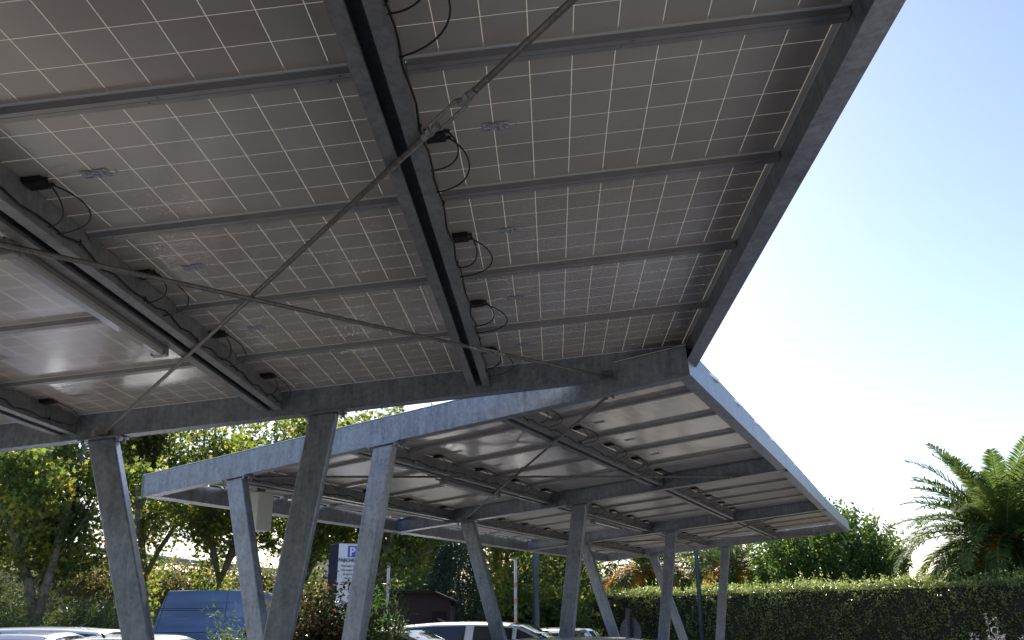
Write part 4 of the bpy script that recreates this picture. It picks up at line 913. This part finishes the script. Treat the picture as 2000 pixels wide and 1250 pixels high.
# round sign seen from behind
t = thing('round_sign', 'round road sign seen from its grey back, in front of the hedge', 'road sign', (1.80, 14, 0))
m = MB(); m.tube([(1.80, 14, 0), (1.80, 14, 1.70)], 0.03, 10); build('post', m, M['galv'], t, smooth=True)
ca, sa = math.cos(R(52)), math.sin(R(52)); dn = np.array([sa, ca, 0.0]); c0 = np.array([1.80, 14.0, 1.345])
m = MB(); m.tube([c0+dn*0.045, c0+dn*0.052], 0.225, 40); build('disc', m, M['sign_back'], t)
m = MB(); m.tube([c0+dn*0.053, c0+dn*0.056], 0.222, 40); build('sign_face', m, M['red'], t)
m = MB(); e_ = np.array([ca, -sa, 0.0])
for z in (-0.1, 0.1): m.tube([c0-e_*0.17+dn*0.036+[0, 0, z], c0+e_*0.17+dn*0.036+[0, 0, z]], 0.008, 6)
build('bracket', m, M['galv'], t)
# inverter cabinet under the low eave of the far canopy
Bp = np.array([-2.86, 9.65, 2.50]); t = thing('electrical_cabinet', 'pale cream electrical cabinet hung at the low eave of the far canopy', 'cabinet', tuple(Bp))
yw = R(-28); ex = np.array([math.cos(yw), math.sin(yw), 0]); ey = np.array([-math.sin(yw), math.cos(yw), 0])
CB = lambda p: Bp+ex*p[0]+ey*p[1]+np.array([0, 0, p[2]])
m = MB(); m.box((-0.10, -0.11, 0), (0.10, 0.11, 0.42), CB); build('body', m, M['white_metal'], t, bevel=0.008)
m = MB(); m.box((-0.092, -0.118, 0.01), (0.092, -0.1105, 0.41), CB); build('door', m, M['white_metal'], t, bevel=0.003)
m = MB(); m.box((-0.085, -0.13, 0.03), (-0.065, -0.1185, 0.06), CB); m.box((-0.085, -0.13, 0.36), (-0.065, -0.1185, 0.38), CB); build('lock', m, M['black'], t)
m = MB(); m.box((-0.05, -0.02, 0.4205), (-0.02, 0.02, 0.50), CB); m.box((0.02, -0.02, 0.4205), (0.05, 0.02, 0.50), CB); build('hanger', m, M['galv'], t)

# parking sign totem with lettering
SP = np.array([-2.96, 16.0, 0.0]); yw = R(30)
ex = np.array([math.cos(yw), math.sin(yw), 0]); ey = np.array([-math.sin(yw), math.cos(yw), 0])
t = thing('parking_sign', 'white parking notice totem with navy side, partly hidden by the blue lit column', 'sign', tuple(SP))
SX = lambda p: SP+ex*p[0]+ey*p[1]+np.array([0, 0, p[2]])
m = MB(); m.box((-0.265, 0.0, 0.0), (0.265, 0.50, 2.86), SX); build('cabinet', m, M['navy'], t, bevel=0.006)
m = MB(); m.box((-0.255, -0.012, 0.35), (0.255, -0.001, 2.85), SX); face = build('sign_face', m, M['sign_white'], t)
m = MB(); m.box((-0.085, -0.018, 2.62), (0.085, -0.0125, 2.82), SX); build('parking_symbol', m, M['sign_blue'], t)
def text(body, size, x, z, material, name, bold=0.0):
    cu = bpy.data.curves.new(name, 'FONT'); cu.body = body; cu.size = size; cu.align_x = 'CENTER'; cu.extrude = 0.002; cu.offset = bold
    tmp = bpy.data.objects.new(name, cu); COL.objects.link(tmp); dg = bpy.context.evaluated_depsgraph_get()
    me = bpy.data.meshes.new_from_object(tmp.evaluated_get(dg)); bpy.data.objects.remove(tmp)
    o = bpy.data.objects.new(name, me); COL.objects.link(o); o.parent = t; me.materials.clear(); me.materials.append(material)
    p = ex*x+ey*(-0.022)+np.array([0, 0, z])
    o.matrix_local = Matrix(((ex[0], 0, -ey[0], p[0]), (ex[1], 0, -ey[1], p[1]), (0, 1, 0, p[2]), (0, 0, 0, 1))); return o
text('P', 0.215, 0, 2.645, M['sign_white'], 'letter', 0.006)
text('PARCHEGGIO', 0.082, 0, 2.535, M['sign_black'], 'heading', 0.0015)
for i, s_ in enumerate(['Riservato ai clienti', 'che usano i servizi', 'da qui in avanti', 'Per la sosta', 'utilizzare il disco', 'e il']):
    text(s_, 0.052, 0.0, 2.445-0.071*i, M['sign_black'], 'lettering')
m = MB(); m.box((-0.22, -0.016, 2.045), (0.22, -0.0125, 2.052), SX); build('rule_line', m, M['sign_black'], t)
